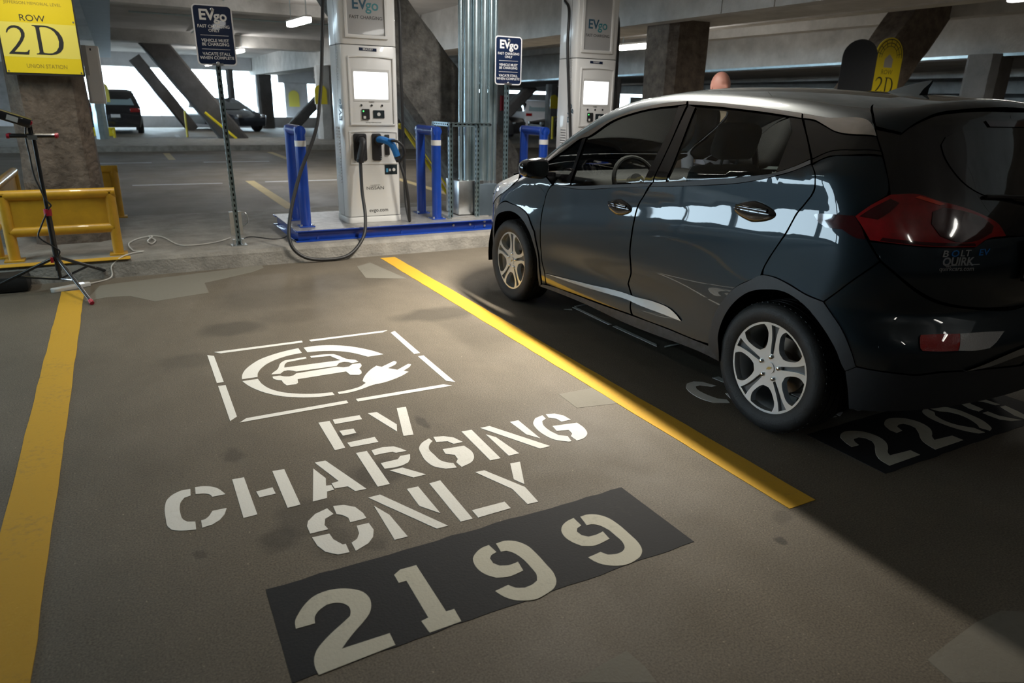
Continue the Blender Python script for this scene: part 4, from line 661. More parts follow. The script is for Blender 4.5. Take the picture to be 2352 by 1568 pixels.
# wheels
def rim_mesh(parent, sx, y):
    z0 = .3205
    def spoke_hole(a):
        pts = []; ax = lambda ang: (math.cos(ang), math.sin(ang))
        for sg in (1, -1):
            an = a-sg*math.radians(36); d = ax(an); nrm = (-d[1]*sg, d[0]*sg); side = []
            for tt, ww in [(.088, .043), (.105, .037), (.14, .034), (.17, .037), (.19, .048), (.204, .066)]: side.append((d[0]*tt+nrm[0]*ww, d[1]*tt+nrm[1]*ww))
            pts.append(side)
        s0, s1 = pts; r = .2135; a0 = math.atan2(s0[-1][1], s0[-1][0]); a1 = math.atan2(s1[-1][1], s1[-1][0]); da = (a1-a0+math.pi) % (2*math.pi)-math.pi
        return s0+[(r*math.cos(a0+da*k/6), r*math.sin(a0+da*k/6)) for k in range(7)]+s1[::-1]
    def slot(a):
        d = (math.cos(a), math.sin(a)); nn = (-d[1], d[0]); L = [(.070, .008), (.10, .010), (.15, .012), (.185, .017), (.212, .024)]
        return [(d[0]*t+nn[0]*w_, d[1]*t+nn[1]*w_) for t, w_ in L]+[(d[0]*t-nn[0]*w_, d[1]*t-nn[1]*w_) for t, w_ in L[::-1]]
    A = [math.radians(90+2+72*k) for k in range(5)]
    outer = [(.2255*math.cos(t), .2255*math.sin(t)) for t in np.linspace(0, 2*math.pi, 73)[:-1]]
    holes = [spoke_hole(a+math.radians(36)) for a in A]; slots = [slot(a) for a in A]
    def dish(r): return .828-.014*math.cos(min(r/.19, 1)*math.pi)*-1*0 + (.012*(r/.22)**2) - (.010 if r < .06 else 0)*0
    def face(loops, depth, mat, name, zoff=0.0, par=None):
        Ls = [resample(np.array(l), None, .010) for l in loops]; b = np.concatenate(Ls); E = []; k = 0
        for l in Ls: E += [(k+i, k+(i+1) % len(l)) for i in range(len(l))]; k += len(l)
        g = np.stack(np.meshgrid(np.arange(-.23, .23, .012), np.arange(-.23, .23, .012)), -1).reshape(-1, 2); g = g[inside(g, Ls)]; dd = np.sqrt(((g[:, None]-b[None])**2).sum(-1)).min(1); g = g[dd > .006]
        vo, _, fo, *_r = delaunay_2d_cdt([Vector(p) for p in np.concatenate([b, g])], E, [], 0, 1e-7); vo = np.array([tuple(v) for v in vo]); tr = np.array([f for f in fo if len(f) == 3]); tr = tr[inside(vo[tr].mean(1), Ls)]
        mb = MB(); P = lambda p, o: (sx*(dish(math.hypot(*p))+zoff-o), y+p[0], z0+p[1])
        mb.add([P(p, 0) for p in vo], [tuple(t) for t in tr])
        if depth:
            for l in Ls: m = len(l); c = .003; mb.add([P(p, 0) for p in l]+[P(p, depth) for p in l], [(i, (i+1) % m, m+(i+1) % m, m+i) for i in range(m)])
        return mb.build(name, mat, par or parent, angle=40)
    rim = face([outer]+holes+slots, .035, 'rim_silver', 'rim')
    for s_ in slots: face([s_], 0, 'rim_dark', 'spoke_groove', -.016, rim) if False else None
    mb = MB()
    for s_ in slots:
        Ls = resample(np.array(s_), None, .02); P = [(sx*(dish(math.hypot(*p))-.015), y+p[0], z0+p[1]) for p in Ls]; c = np.mean(np.array(P), 0); mb.add(P+[tuple(c)], [(i, (i+1) % len(P), len(P)) for i in range(len(P))])
    mb.build('spoke_groove', 'rim_dark', parent)
    bar = MB().lathe([(.2255, .842), (.231, .842), (.231, .838), (.226, .828), (.217, .815), (.206, .76), (.20, .66)], (0, 0, 0), 'x', 64, Matrix.Translation((0, y, z0)) @ Matrix.Diagonal((sx, 1, 1, 1))); bar.build('rim_barrel', 'rim_silver', parent, angle=50)
    MB().cyl((sx*.715, y, z0), (sx*.735, y, z0), .138, n=48).cyl((sx*.735, y, z0), (sx*.78, y, z0), .075, n=32).build('brake_disc', 'disc_steel', parent)
    MB().box((sx*.70-.02, y-.165 if sx else 0, z0-.09), (sx*.70+.055, y-.10, z0+.05), bev=.01).build('brake_caliper', 'rim_dark', parent)
    for a in A: c, d = math.cos(a)*.056, math.sin(a)*.056; MB().cyl((sx*.812, y+c, z0+d), (sx*.836, y+c, z0+d), .0105, n=12, cap=False).ell((sx*.836, y+c, z0+d), (.005, .0105, .0105), 12, 6).build('wheel_nut', 'chrome', parent)
    MB().cyl((sx*.82, y, z0), (sx*.8325, y, z0), .029, n=28).build('centre_cap', 'rim_silver', parent)
    w_ = [(-.017, -.006), (-.006, -.006), (-.0045, -.0085), (.0075, -.0085), (.006, -.006), (.014, -.006), (.017, .002), (.0065, .002), (.0055, .0055), (-.008, .0055), (-.0065, .002), (-.0145, .002)]
    MB().prism(w_, 0, .0012, facing((sx*.8326, y, z0), (sx, 0, 0)) @ Matrix.Rotation(.5, 4, 'Z')).build('cap_emblem', 'gold', parent)
def tyre(sx, y):
    z0 = .3205; prof = [(.224, .842), (.234, .850), (.262, .861), (.285, .860), (.302, .852), (.313, .838), (.3185, .822)]
    x = .822
    for k in range(4): 
        c = .792-k*.041; prof += [(.3205, c+.009), (.3205, c+.004), (.3135, c+.003), (.3135, c-.003), (.3205, c-.004)]
    prof += [(.3185, .648), (.310, .640), (.285, .632), (.25, .636), (.222, .645)]
    M = Matrix.Translation((0, y, z0)) @ Matrix.Diagonal((sx, 1, 1, 1))
    b = MB().lathe(prof, (0, 0, 0), 'x', 72, M)
    # tread blocks: short cross grooves as raised shoulder ribs
    for k in range(60):
        a = 2*math.pi*k/60; b.box((sx*.815-.014, -.0045, .3165), (sx*.815+.014, .0045, .3198), Matrix.Translation((0, y, z0)) @ Matrix.Rotation(a, 4, 'X'))
    return b.build('tire', 'rubber', car, angle=30)
for sx in (-1, 1):
    for y in (.70, 3.301): rim_mesh(tyre(sx, y), sx, y)
# door handles: oval cup with a grip bar
def on(q, z, off=0.0, sg=1):
    p = S(np.array([q]), np.array([z])); n = N(p); p = (p+n*off)[0]; n = n[0]; return Vector((-p[1]*sg, p[0], p[2])), Vector((-n[1]*sg, n[0], n[2]))
for i, sg in ((0, 1), (1, -1)):
    for par, qc, zc, rx in ((fd[i], 1.918, .926, .118), (rd[i], .872, 1.044, .128)):
        p, n = on(qc, zc, .0, sg); M = facing(p, n); b = MB(); bm = bmesh.new(); bmesh.ops.create_uvsphere(bm, u_segments=28, v_segments=12, radius=1)
        for v in bm.verts: v.co = Vector((v.co.x*rx, v.co.y*.050*(1-.25*abs(v.co.x)), v.co.z*.026))
        b.bm(bm, M, True); h = b.build('door_handle', 'piano_black', par)
        MB().box((-rx*.78, .002, .014), (rx*.72, .022, .0275), M, bev=.004).build('handle_grip', 'piano_black', h)
# mirrors
for i, sg in ((0, 1), (1, -1)):
    X = lambda x, y, z: (-sg*x, y, z)
    b = MB(); bm = bmesh.new(); bmesh.ops.create_uvsphere(bm, u_segments=24, v_segments=14, radius=1)
    for v in bm.verts:
        c = v.co; e = lambda t: math.copysign(abs(t)**.62, t); v.co = Vector((e(c.x)*.105, e(c.y)*.075 if c.y > 0 else e(c.y)*.035, e(c.z)*.068)); v.co.z *= 1-.18*(v.co.x/.105)
        v.co = Vector(X(1.0+v.co.x, 2.705+v.co.y, 1.085+v.co.z))
    b.bm(bm, None, True); b.box([min(a, c) for a, c in zip(X(.84, 2.69, 1.03), X(.93, 2.76, 1.055))], [max(a, c) for a, c in zip(X(.84, 2.69, 1.03), X(.93, 2.76, 1.055))])
    mh = b.build('door_mirror', 'piano_black', fd[i], angle=60)
    MB().prism(rrect(-.082, -.048, .082, .05, .03), 0, .003, facing(X(1.0, 2.668, 1.085), (-sg*.08, -1, .03))).build('mirror_glass', 'chrome', mh)
# fuel flap outline on the fender and a fine line round it
pp('charge_flap', 'fuel', 'car_paint', ff[0], 'L', off=.0015, skirt=.004)
# antenna fin
b = MB(); pr = [(.0, .0), (.05, .024), (.11, .048), (.17, .066), (.215, .076), (.208, .06), (.19, .035), (.18, .0)]
vs = []; n = len(pr)
zt = lambda s_: float(Zt(np.array([s_]), np.array([0.]))[0])
fin0 = .915; 
for w_, k in ((-1, 0), (1, 0)):
    for a, h in pr: vs.append((w_*(.036*(1-h/.082)), fin0-a, zt(fin0-a)-.006+h))
fs = [(i, i+1, n+i+1, n+i) for i in range(n-1)]+[tuple(range(n)), tuple(range(2*n-1, n-1, -1))]
b.add(vs, fs).build('antenna_fin', 'car_paint', car)
# number plate, wiper, badges
pw, pn = on(-.12, .915, .012); 
p0 = Vector((0, float(Rr(np.array([0.]), np.array([.92]))[0])-.014, .918)); Mp = facing(p0, (0, -1, .12))
pl = MB().prism(rrect(-.156, -.08, .156, .08, .012), 0, .006, Mp).build('number_plate', 'plate_white', car)
MB().prism(rrect(-.164, -.088, .164, .088, .014), .001, .008, Mp, holes=[rrect(-.152, -.076, .152, .076, .01)]).build('plate_frame', 'piano_black', pl)
def badge(txt, q, z, size, mat, sxx=1.0, bold=.0, sh=0.0):
    p, n = on(q, z, .0055); M = facing(p, n); M = M @ Matrix(((1, sh, 0, 0), (0, 1, 0, 0), (0, 0, 1, 0), (0, 0, 0, 1))); return text_mesh(txt, size, M, mat, car, 'badge_lettering', bold, 'LEFT', .0012, sxx)
badge('B', .192, .963, .036, 'badge_silver', 1.4, .012, .25); badge('O', .166, .963, .036, 'badge_blue', 1.3, .012, .25); badge('LT', .138, .963, .036, 'badge_silver', 1.35, .012, .25); badge('EV', .078, .963, .036, 'badge_blue', 1.5, .012, .25)
badge('QUIRK', .190, .932, .046, 'badge_silver', 1.0, .03, .12); badge('quirkcars.com', .197, .905, .026, 'badge_silver', 1.05, .005, .1)
p, n = on(.12, .918, .006); M = facing(p, n); MB().box((-.09, -.0015, 0), (.075, .0015, .001), M).build('badge_line', 'badge_silver', car)
MB().tube([(.02, .148, 1.105), (-.08, .128, 1.165), (-.2, .150, 1.175), (-.33, .17, 1.178)], .008, n=6).build('rear_wiper', 'black_plastic', car)
# cabin
cab = MB().box((-.70, 1.0, .36), (.70, 2.9, .40)).build('cabin_floor', 'interior_dark', car)
def seat(x, y, wide=.50, name='front_seat'):
    s_ = MB().rbox((x-wide/2, y-.05, .52), (x+wide/2, y+.48, .70), .05).build(name, 'interior_grey', car, angle=60)
    M = Matrix.Translation((x, y, .66)) @ Matrix.Rotation(math.radians(16), 4, 'X')
    MB().rbox((-wide/2, -.11, 0), (wide/2, .03, .56), .055, M).build('seat_back', 'interior_grey', s_, angle=60)
    return s_, M
for x in (-.36, .36):
    s_, M = seat(x, 1.78)
    MB().rbox((-.145, -.10, .60), (.145, .02, .80), .045, M, 3).cyl(M @ Vector((-.06, -.04, .5)), M @ Vector((-.06, -.04, .62)), .008).cyl(M @ Vector((.06, -.04, .5)), M @ Vector((.06, -.04, .62)), .008).build('headrest', 'interior_light', s_, angle=60)
s_, M = seat(0, .88, 1.22, 'rear_seat')
for x in (-.38, 0, .38): MB().rbox((x-.13, -.09, .57), (x+.13, .0, .70), .035, M).build('headrest', 'interior_grey', s_, angle=60)
MB().rbox((-.72, 2.50, .78), (.72, 3.16, 1.02), .06).build('dashboard', 'interior_dark', car, angle=60)
b = MB(); c0 = Vector((-.36, 2.42, 1.0)); ax = Vector((0, -.90, .42)).normalized(); u = Vector((1, 0, 0)); vv = ax.cross(u)
b.tube([c0+(u*math.cos(t)+vv*math.sin(t))*.18 for t in np.linspace(0, 2*math.pi, 33)], .016, n=8, sub=1); b.cyl(c0+ax*-.03, c0+ax*.02, .06); b.cyl(c0-u*.17, c0+u*.17, .014); b.cyl(c0, c0-vv*.17, .014); b.cyl(c0, c0-ax*.3, .03)
b.build('steering_wheel', 'interior_dark', car)
MB().prism(rrect(-.075, -.10, .075, .10, .012), 0, .001, Matrix.Translation((.12, 2.30, 1.02)) @ Matrix.Rotation(1.0, 4, 'X')).build('centre_screen', 'bg_glass', car)
for sg in (-1, 1): 
    MB().box((min(sg*.69, sg*.72), 1.0, .45), (max(sg*.69, sg*.72), 2.85, .96)).build('door_card', 'interior_grey', car)
MB().box((-.66, .30, .78), (.66, .84, .80)).build('parcel_shelf', 'interior_dark', car)
MB().add([(x, y, float(Zt(np.array([y]), np.array([abs(x)*.9]))[0])-.045) for y in np.linspace(.55, 2.35, 10) for x in np.linspace(-.58, .58, 7)], [(i*7+k, i*7+k+1, (i+1)*7+k+1, (i+1)*7+k) for i in range(9) for k in range(6)], True).build('headliner', 'interior_light', car)
# ------------------------------------------------------------------ charging platform and stations
ZP = .265       # top of the platform deck
t = thing('charging_platform', 'long blue steel platform with tread plate deck on the curb', 'platform', (0, 0, 0))
b = MB()
for z0, z1 in ((.15, .162), (ZP-.014, ZP-.004)): b.box((1.40, 6.96, z0), (6.0, 7.10, z1)); b.box((1.40, 8.0, z0), (6.0, 8.14, z1))
b.box((1.43, 7.02, .16), (6.0, 7.032, ZP-.01)); b.box((1.43, 8.06, .16), (6.0, 8.072, ZP-.01)); b.box((1.43, 7.03, .16), (1.442, 8.07, ZP-.01)); b.box((1.40, 7.0, .15), (1.54, 8.1, .162))
b.build('beam_frame', 'blue_paint', t, bevel=.002)
MB().box((1.41, 6.97, ZP-.004), (6.0, 8.13, ZP)).build('deck_plate', 'tread_plate', t)
for x in (1.62, 2.5, 3.36, 4.3): MB().prism([(-.014, 0), (.014, 0), (0, .035)], 0, .012, Matrix.Translation((x, 7.018, .163)) @ Matrix.Rotation(math.pi/2, 4, 'X')).build('gusset', 'blue_paint', t)
for x, z in ((3.10, .215), (3.30, .215), (3.48, .235), (3.48, .19)): MB().cyl((x, 7.022, z), (x, 7.004, z), .013, n=6).build('bolt', 'zinc', t)

def station(x0, label, plate, grp='charging stations on the platform'):
    """front left corner at x0; front faces the stall (-y)"""
    t = thing('charging_station', label, 'charger', (x0, 7.22, ZP), grp)
    W_, D_ = .59, .40
    def shell(z0, z1, inset=0.0, ch=.045, back=0.0):
        b = MB(); o = [(inset+ch, inset), (W_-inset-ch, inset), (W_-inset-ch*.35, inset+ch*.25), (W_-inset, inset+ch), (W_-inset, D_-ch), (W_-inset-ch, D_), (inset+ch, D_), (inset, D_-ch), (inset, inset+ch), (inset+ch*.35, inset+ch*.25)]
        return b.prism(o, z0, z1)
    b = MB(); b = shell(.066, 1.735); body = b.build('body', 'white_enamel', t, bevel=.006)
    shell(0, .060, -.004).build('plinth', 'white_enamel', t, bevel=.004)
    shell(.060, .066, .012).build('base_gap', 'dark_letter', t)
    shell(1.741, 2.62).build('sign_housing', 'white_enamel', t, bevel=.006); shell(1.735, 1.741, .006).build('joint_gap', 'dark_letter', t)
    # seams down the flank where front cover meets the blue-tinted rear cover, and the louvres
    MB().box((-.001, .125, .07), (.004, .130, 2.6)).build('seam', 'dark_letter', t)
    for k in range(19): MB().prism([(0, 0), (.012, .004), (0, .024)], -.055, .055, Matrix.Translation((-.0005, .20, .40+k*.030)) @ Matrix.Rotation(math.pi/2, 4, 'X') @ Matrix.Diagonal((-1, 1, 1, 1))).build('louvre', 'white_soft', t)
    # framed recesses on the front
    def frame(x0, z0, x1, z1, d, bw, name, mat='white_enamel', arch=0):
        o = [(x0, z0), (x1, z0), (x1, z1)]+([(x0+(x1-x0)*(1-k/10), z1+arch*math.sin(math.pi*k/10)) for k in range(1, 10)] if arch else [])+[(x0, z1)]
        cx, cz = (x0+x1)/2, (z0+z1)/2
        i = [(cx+(x-cx)*(1-2*bw/(x1-x0)), cz+(z-cz)*(1-2*bw/(z1-z0))) for x, z in o]
        return MB().prism(o, 0, d, facing((0, 0, 0)), holes=[i]).build(name, mat, t, bevel=.002)
    pan = frame(.075, .985, .545, 1.635, .012, .014, 'control_frame', arch=.012); frame(.06, 1.80, .495, 2.60, .018, .03, 'sign_frame')
    F = lambda x, z, d=.001: facing((x, -d, z))
    MB().prism(rrect(.095, 1.835, .462, 2.57, .008), 0, .004, facing((0, 0, 0))).build('sign_panel', 'grey_panel', t)
    text_mesh('EV', .135, F(.215, 2.10, .0045), 'teal_letter', t, 'lettering', .022); text_mesh('go', .135, F(.345, 2.095, .0045), 'green_letter', t, 'lettering', .016); text_mesh('FAST CHARGING', .043, F(.28, 1.985, .0045), 'dark_letter', t, 'lettering', .0)
    MB().prism([(.197, 1.688), (.375, 1.684), (.375, 1.712), (.197, 1.716)], 0, .003, facing((0, 0, 0))).build('name_plate', 'navy', t); text_mesh(plate, .026, F(.286, 1.700, .0035), 'white_letter', t, 'lettering', .012)
    MB().prism(rrect(.118, 1.215, .498, 1.52, .01), 0, .0025, facing((0, 0, 0))).build('screen_bezel', 'white_soft', t)
    MB().prism(rrect(.130, 1.238, .478, 1.492, .006), 0, .004, facing((0, 0, 0))).build('screen', 'screen', t)
    text_mesh('CH8053', .016, F(.302, 1.210, .003), 'dark_letter', t)
    for x in (.195, .302, .410): MB().cyl((x, 0, 1.178), (x, -.008, 1.178), .011).build('button', 'chrome', t)
    cr = MB().prism(rrect(.196, 1.04, .275, 1.142, .008), 0, .012, facing((0, 0, 0))).build('card_reader', 'black_plastic', t)
    MB().prism(rrect(.205, 1.115, .217, 1.128, .003), .012, .0135, facing((0, 0, 0))).build('status_light', 'green_led', cr); MB().prism(rrect(.21, 1.05, .235, 1.075, .003), .012, .0135, facing((0, 0, 0))).build('reader_mark', 'white_soft', cr)
    nf = MB().prism(rrect(.315, 1.055, .432, 1.132, .006), 0, .006, facing((0, 0, 0))).build('payment_pad', 'sticker_dark', t); MB().cyl((.373, -.0055, 1.093), (.373, -.0075, 1.093), .018, n=24).build('pad_ring', 'white_soft', nf)
    text_mesh('Tap to pay  Touch screen to start', .012, F(.315, 1.012, .001), 'dark_letter', t)
    # socket bay
    frame(.055, .60, .565, .925, .006, .012, 'bay_frame', arch=.01)
    for k, x in enumerate((.095, .288)):
        h = MB().prism(rrect(x, .635, x+(.135 if k == 0 else .098), .905, .02), 0, .016, facing((0, 0, 0))).build('holster', 'black_plastic', t, bevel=.003)
        MB().cyl((x+.07, -.012, .845), (x+.07, -.055, .838), .048, .05, n=24).build('socket_hood', 'black_plastic', h)
        for zz in (.655, .675): MB().cyl((x+.09, -.015, zz), (x+.09, -.019, zz), .006).build('screw', 'zinc', h)
    MB().box((.425, -.014, .69), (.475, 0, .895), bev=.006).build('latch_cover', 'black_plastic', t)
    # left plug: fat black grip hanging from its socket
    b = MB(); b.tube([(.165, -.05, .845), (.160, -.115, .825), (.145, -.135, .77), (.125, -.14, .70), (.118, -.14, .655)], .034, n=16).cyl((.118, -.14, .665), (.115, -.14, .63), .040, .034)
    b.build('plug', 'black_plastic', t)
    # right plug: blue body, black hoop grip
    b = MB(); b.tube([(.345, -.04, .85), (.385, -.105, .845), (.44, -.15, .815), (.475, -.165, .75), (.505, -.17, .665)], .034, n=16); b.box((.41, -.19, .845), (.475, -.115, .862), bev=.006)
    pg = b.build('plug', 'blue_plastic', t); lbl(pg, 'bright blue plug')
    MB().tube([(.435, -.19, .845), (.49, -.22, .835), (.545, -.235, .78), (.555, -.23, .71), (.53, -.20, .655)], .014, n=10).build('hoop_grip', 'black_plastic', pg); MB().cyl((.497, -.17, .69), (.515, -.172, .635), .036, .030).build('cable_boot', 'black_plastic', pg)
    s1 = MB().prism(rrect(.415, .492, .552, .592, .004), 0, .001, facing((0, 0, 0))).build('sticker', 'sticker_dark', t); MB().prism(rrect(.43, .515, .452, .555, .003), .001, .0016, facing((0, 0, 0))).build('sticker_print', 'sticker_blue', s1); MB().cyl((.515, -.0009, .54), (.515, -.0017, .54), .017, n=20).build('sticker_print', 'white_soft', s1); MB().box((.462, -.0016, .525), (.484, -.0009, .55)).build('sticker_print', 'white_soft', s1)
    text_mesh('IN PARTNERSHIP WITH', .010, F(.306, .385, .001), 'dark_letter', t); text_mesh('NISSAN', .046, F(.306, .355, .001), 'dark_letter', t, sx=1.25, bold=-.002); text_mesh('evgo.com', .054, F(.335, .125, .001), 'dark_letter', t, bold=.006)
    # lettering running up the flank
    G = lambda y, z: Matrix.Translation((-.0015, y, z)) @ facing((0, 0, 0), (-1, 0, 0)) @ Matrix.Rotation(math.pi/2, 4, 'Z')
    text_mesh('EVgo', .13, G(.075, 1.13), 'teal_letter', t, bold=.012, sx=.8); text_mesh('FAST CHARGING', .05, G(.085, 1.58), 'grey_print', t, sx=.9)
    return t
def cable(t, pts, name='charging_cable', r=.017):
    o = t.location; return MB().tube([(x-o.x, y-o.y, z-o.z) for x, y, z in pts], r, n=12, sub=8).build(name, 'cable_rubber', t)
st1 = station(1.995, 'white charging station with blue plug, nearest the sign post', 'BEAZLEY')
cable(st1, [(1.99, 7.50, 2.62), (1.905, 7.34, 2.45), (1.85, 7.28, 2.0), (1.795, 7.22, 1.60), (1.69, 7.1, 1.202), (1.482, 6.97, .809), (1.335, 6.84, .44), (1.296, 6.74, .20), (1.40, 6.70, .065), (1.60, 6.69, .022), (1.837, 6.70, .045), (2.02, 6.80, .189), (2.092, 6.93, .368), (2.100, 7.03, .62), (2.112, 7.08, .90)])
cable(st1, [(2.60, 7.45, 2.62), (2.665, 7.36, 2.42), (2.65, 7.31, 1.7), (2.640, 7.26, .95), (2.625, 7.20, .50), (2.625, 7.10, ZP+.02), (2.60, 7.035, ZP+.10), (2.585, 7.01, .50), (2.555, 7.01, .72), (2.515, 7.048, .905)])
st2 = station(4.735, 'white charging station standing behind the parked car', 'SUNNY')
cable(st2, [(4.73, 7.50, 2.62), (4.69, 7.34, 2.5), (4.652, 7.28, 2.12), (4.672, 7.25, 1.686), (4.69, 7.2, 1.2), (4.66, 7.1, .7), (4.60, 7.06, .40), (4.72, 7.0, ZP+.03), (4.82, 7.02, .5), (4.852, 7.08, .90)])
cable(st2, [(5.34, 7.45, 2.62), (5.405, 7.36, 2.42), (5.39, 7.31, 1.7), (5.38, 7.26, .95), (5.365, 7.20, .50), (5.365, 7.10, ZP+.02), (5.34, 7.035, ZP+.10), (5.325, 7.01, .50), (5.295, 7.01, .72), (5.255, 7.048, .905)])

# blue guard hoops
def hoop(x, label):
    t = thing('guard_hoop', label, 'bollard', (x, 0, ZP), 'blue guard hoops on the platform')
    h = .985; r = .052
    for y, nm in ((7.20, 'front_post'), (7.66, 'rear_post')):
        MB().cyl((0, y, 0), (0, y, h-.055), r, n=24).cyl((0, y, h-.055), (0, y, h-.02), r, r*.9, n=24).build('post', 'blue_paint', t)
        f = MB().box((-.075, y-.075, 0), (.075, y+.075, .012)).build('foot_plate', 'blue_paint', t, bevel=.002)
        for a in (-1, 1): MB().cyl((a*.058, y-.058, .01), (a*.058, y-.058, .03), .011, n=6).build('bolt', 'zinc', f)
    MB().cyl((0, 7.155, h-.055), (0, 7.70, h-.055), .050, n=24).build('top_rail', 'blue_paint', t)
    MB().cyl((0, 7.20, h-.20), (0, 7.20, h-.145), r+.002, n=24).build('reflective_band', 'white_soft', t)
    return t
hoop(1.555, 'blue guard hoop left of the white charging station'); hoop(2.985, 'blue guard hoop between charging station and metal cabinet'); hoop(4.33, 'blue guard hoop beside the second charging station behind the car')

# conduits rising from a wiring cabinet in a slotted metal rack
t = thing('wiring_cabinet', 'galvanised wiring cabinet in a slotted channel rack', 'cabinet', (0, 0, ZP))
MB().box((3.27, 7.24, .02), (3.58, 7.60, .395), bev=.004).build('side_box', 'zinc', t); mb = MB().box((3.47, 7.18, .0), (3.74, 7.46, .355), bev=.004).build('front_box', 'steel_dark', t)
MB().box((3.14, 7.14, .0), (3.60, 7.62, .012)).build('base_plate', 'tread_plate', t)
def channel(p, q, parent, name='slotted_channel'):
    p, q = Vector(p), Vector(q); d = (q-p); L = d.length; d.normalize(); x = Vector((0, 1, 0)).cross(d); x = x.normalized() if x.length > .1 else Vector((1, 0, 0)); y = d.cross(x); M = Matrix((x, y, d)).transposed().to_4x4(); M.translation = p
    b = MB().prism([(-.0205, .0205), (-.0205, -.0205), (-.0185, -.0205), (-.0185, .0185), (.0185, .0185), (.0185, -.0205), (.0205, -.0205), (.0205, .0205)], 0, L, M)
    o = b.build(name, 'galvanised', parent); k = MB(); n = int(L/.05); o.data.materials.append(MATS['interior_dark'])
    for i in range(n):
        for s_ in (-.0213, .0205): k.box((-.006, s_, .03+i*.05-.013), (.006, s_+.0008, .03+i*.05+.013), M); k.box((s_, -.006, .03+i*.05-.013), (s_+.0008, .006, .03+i*.05+.013), M)
    bm = bmesh.new(); bm.from_mesh(o.data); V = [bm.verts.new(v) for v in k.v]
    for f in k.f: bm.faces.new([V[a] for a in f]).material_index = 1
    bm.to_mesh(o.data); bm.free(); return o
for p, q in (((3.135, 7.16, 0), (3.135, 7.16, 1.02)), ((3.45, 7.14, 0), (3.45, 7.14, 1.0)), ((3.12, 7.18, 1.0), (3.62, 7.14, 1.0)), ((3.135, 7.60, 0), (3.135, 7.60, 1.02)), ((3.135, 7.16, 1.0), (3.135, 7.60, 1.0))): channel(p, q, t)
MB().box((3.706, 7.172, .20), (3.730, 7.181, .275)).build('warning_label', 'sticker_yellow', t)
for i, (x, y, r) in enumerate([(3.375, 7.42, .026), (3.43, 7.36, .045), (3.525, 7.36, .045), (3.618, 7.34, .045), (3.685, 7.31, .028), (3.745, 7.32, .026)]):
    o = MB().cyl((x, y, .34), (x+.01, y+.02, 3.36-ZP), r, n=24).build('conduit', 'galvanised', t)
    MB().cyl((x, y, .345), (x, y, .385), r+.006, n=20).build('coupling', 'zinc', o)

# ------------------------------------------------------------------ sign posts
def post(x, y, z0, z1, label, rot=0, tilt=0):
    t = thing('sign_post', label, 'sign', (x, y, z0), None, rot)
    t.rotation_euler = (0, tilt, rot)
    o = channel((0, 0, 0), (0, 0, z1-z0), t, 'post'); return t
t = post(.877, 7.05, .15, 2.12, 'navy blue charging rules sign on slotted steel post at left', 0, -.012)
for z in (.0,): MB().box((-.07, -.06, 0), (.07, .06, .008)).build('foot_plate', 'zinc', t)
MB().box((-.05, -.03, .01), (-.03, .03, .06)).box((.03, -.03, .01), (.05, .03, .06)).build('foot_bracket', 'zinc', t)
MB().box((-.058, -.012, .10), (-.0215, .03, .32)).build('splice_plate', 'zinc', t); MB().box((.0215, -.012, .10), (.05, .03, .32)).build('splice_plate', 'zinc', t)
MB().tube([(.03, -.02, .32), (.09, -.03, .30), (.10, -.03, .22), (.05, -.03, .18)], .006, n=6).build('wire_loop', 'zinc', t)
def evsign2(t, z):
    M = facing((0, -.026, z), (0, -1, 0))
    sb = MB().prism(rrect(-.162, -.243, .162, .243, .035), 0, .003, M).build('sign_board', 'sign_white', t)
    MB().prism(rrect(-.151, -.232, .151, .232, .026), .003, .0036, M).build('sign_face', 'navy', sb)
    L = lambda s, x, y, size, bold=.02: text_mesh(s, size, M @ Matrix.Translation((x, y, .0040)), 'white_letter', sb, 'lettering', bold)
    L('EV', -.048, .158, .115, .03); L('go', .062, .152, .110, .025)
    L('FAST CHARGING', 0, .070, .034, .010); L('ONLY', 0, .038, .034, .010); L('VEHICLE MUST', 0, -.042, .034, .010); L('BE CHARGING', 0, -.073, .034, .010); L('VACATE STALL', 0, -.150, .034, .010); L('WHEN COMPLETE', 0, -.182, .034, .010)
    MB().prism([(-.115, -.002), (.115, -.002), (.115, .001), (-.115, .001)], .0036, .0042, M).prism([(-.115, -.113), (.115, -.113), (.115, -.110), (-.115, -.110)], .0036, .0042, M).build('divider', 'white_letter', sb)
    for y in (.205, -.225): MB().cyl(M @ Vector((0, y, .003)), M @ Vector((0, y, .012)), .014, n=16).ell(M @ Vector((0, y, .012)), (.013, .006, .013), 12, 8).build('bolt', 'zinc', sb)
    MB().prism([(-.045, -.245), (.045, -.245), (.045, -.225), (-.045, -.225)], .0036, .006, M).build('clip', 'zinc', sb)
    return sb
evsign2(t, 1.845)
t = post(3.80, 7.14, ZP, 2.12, 'glossy navy charging rules sign on slotted post beside the conduits')
sb = evsign2(t, 1.925-ZP)

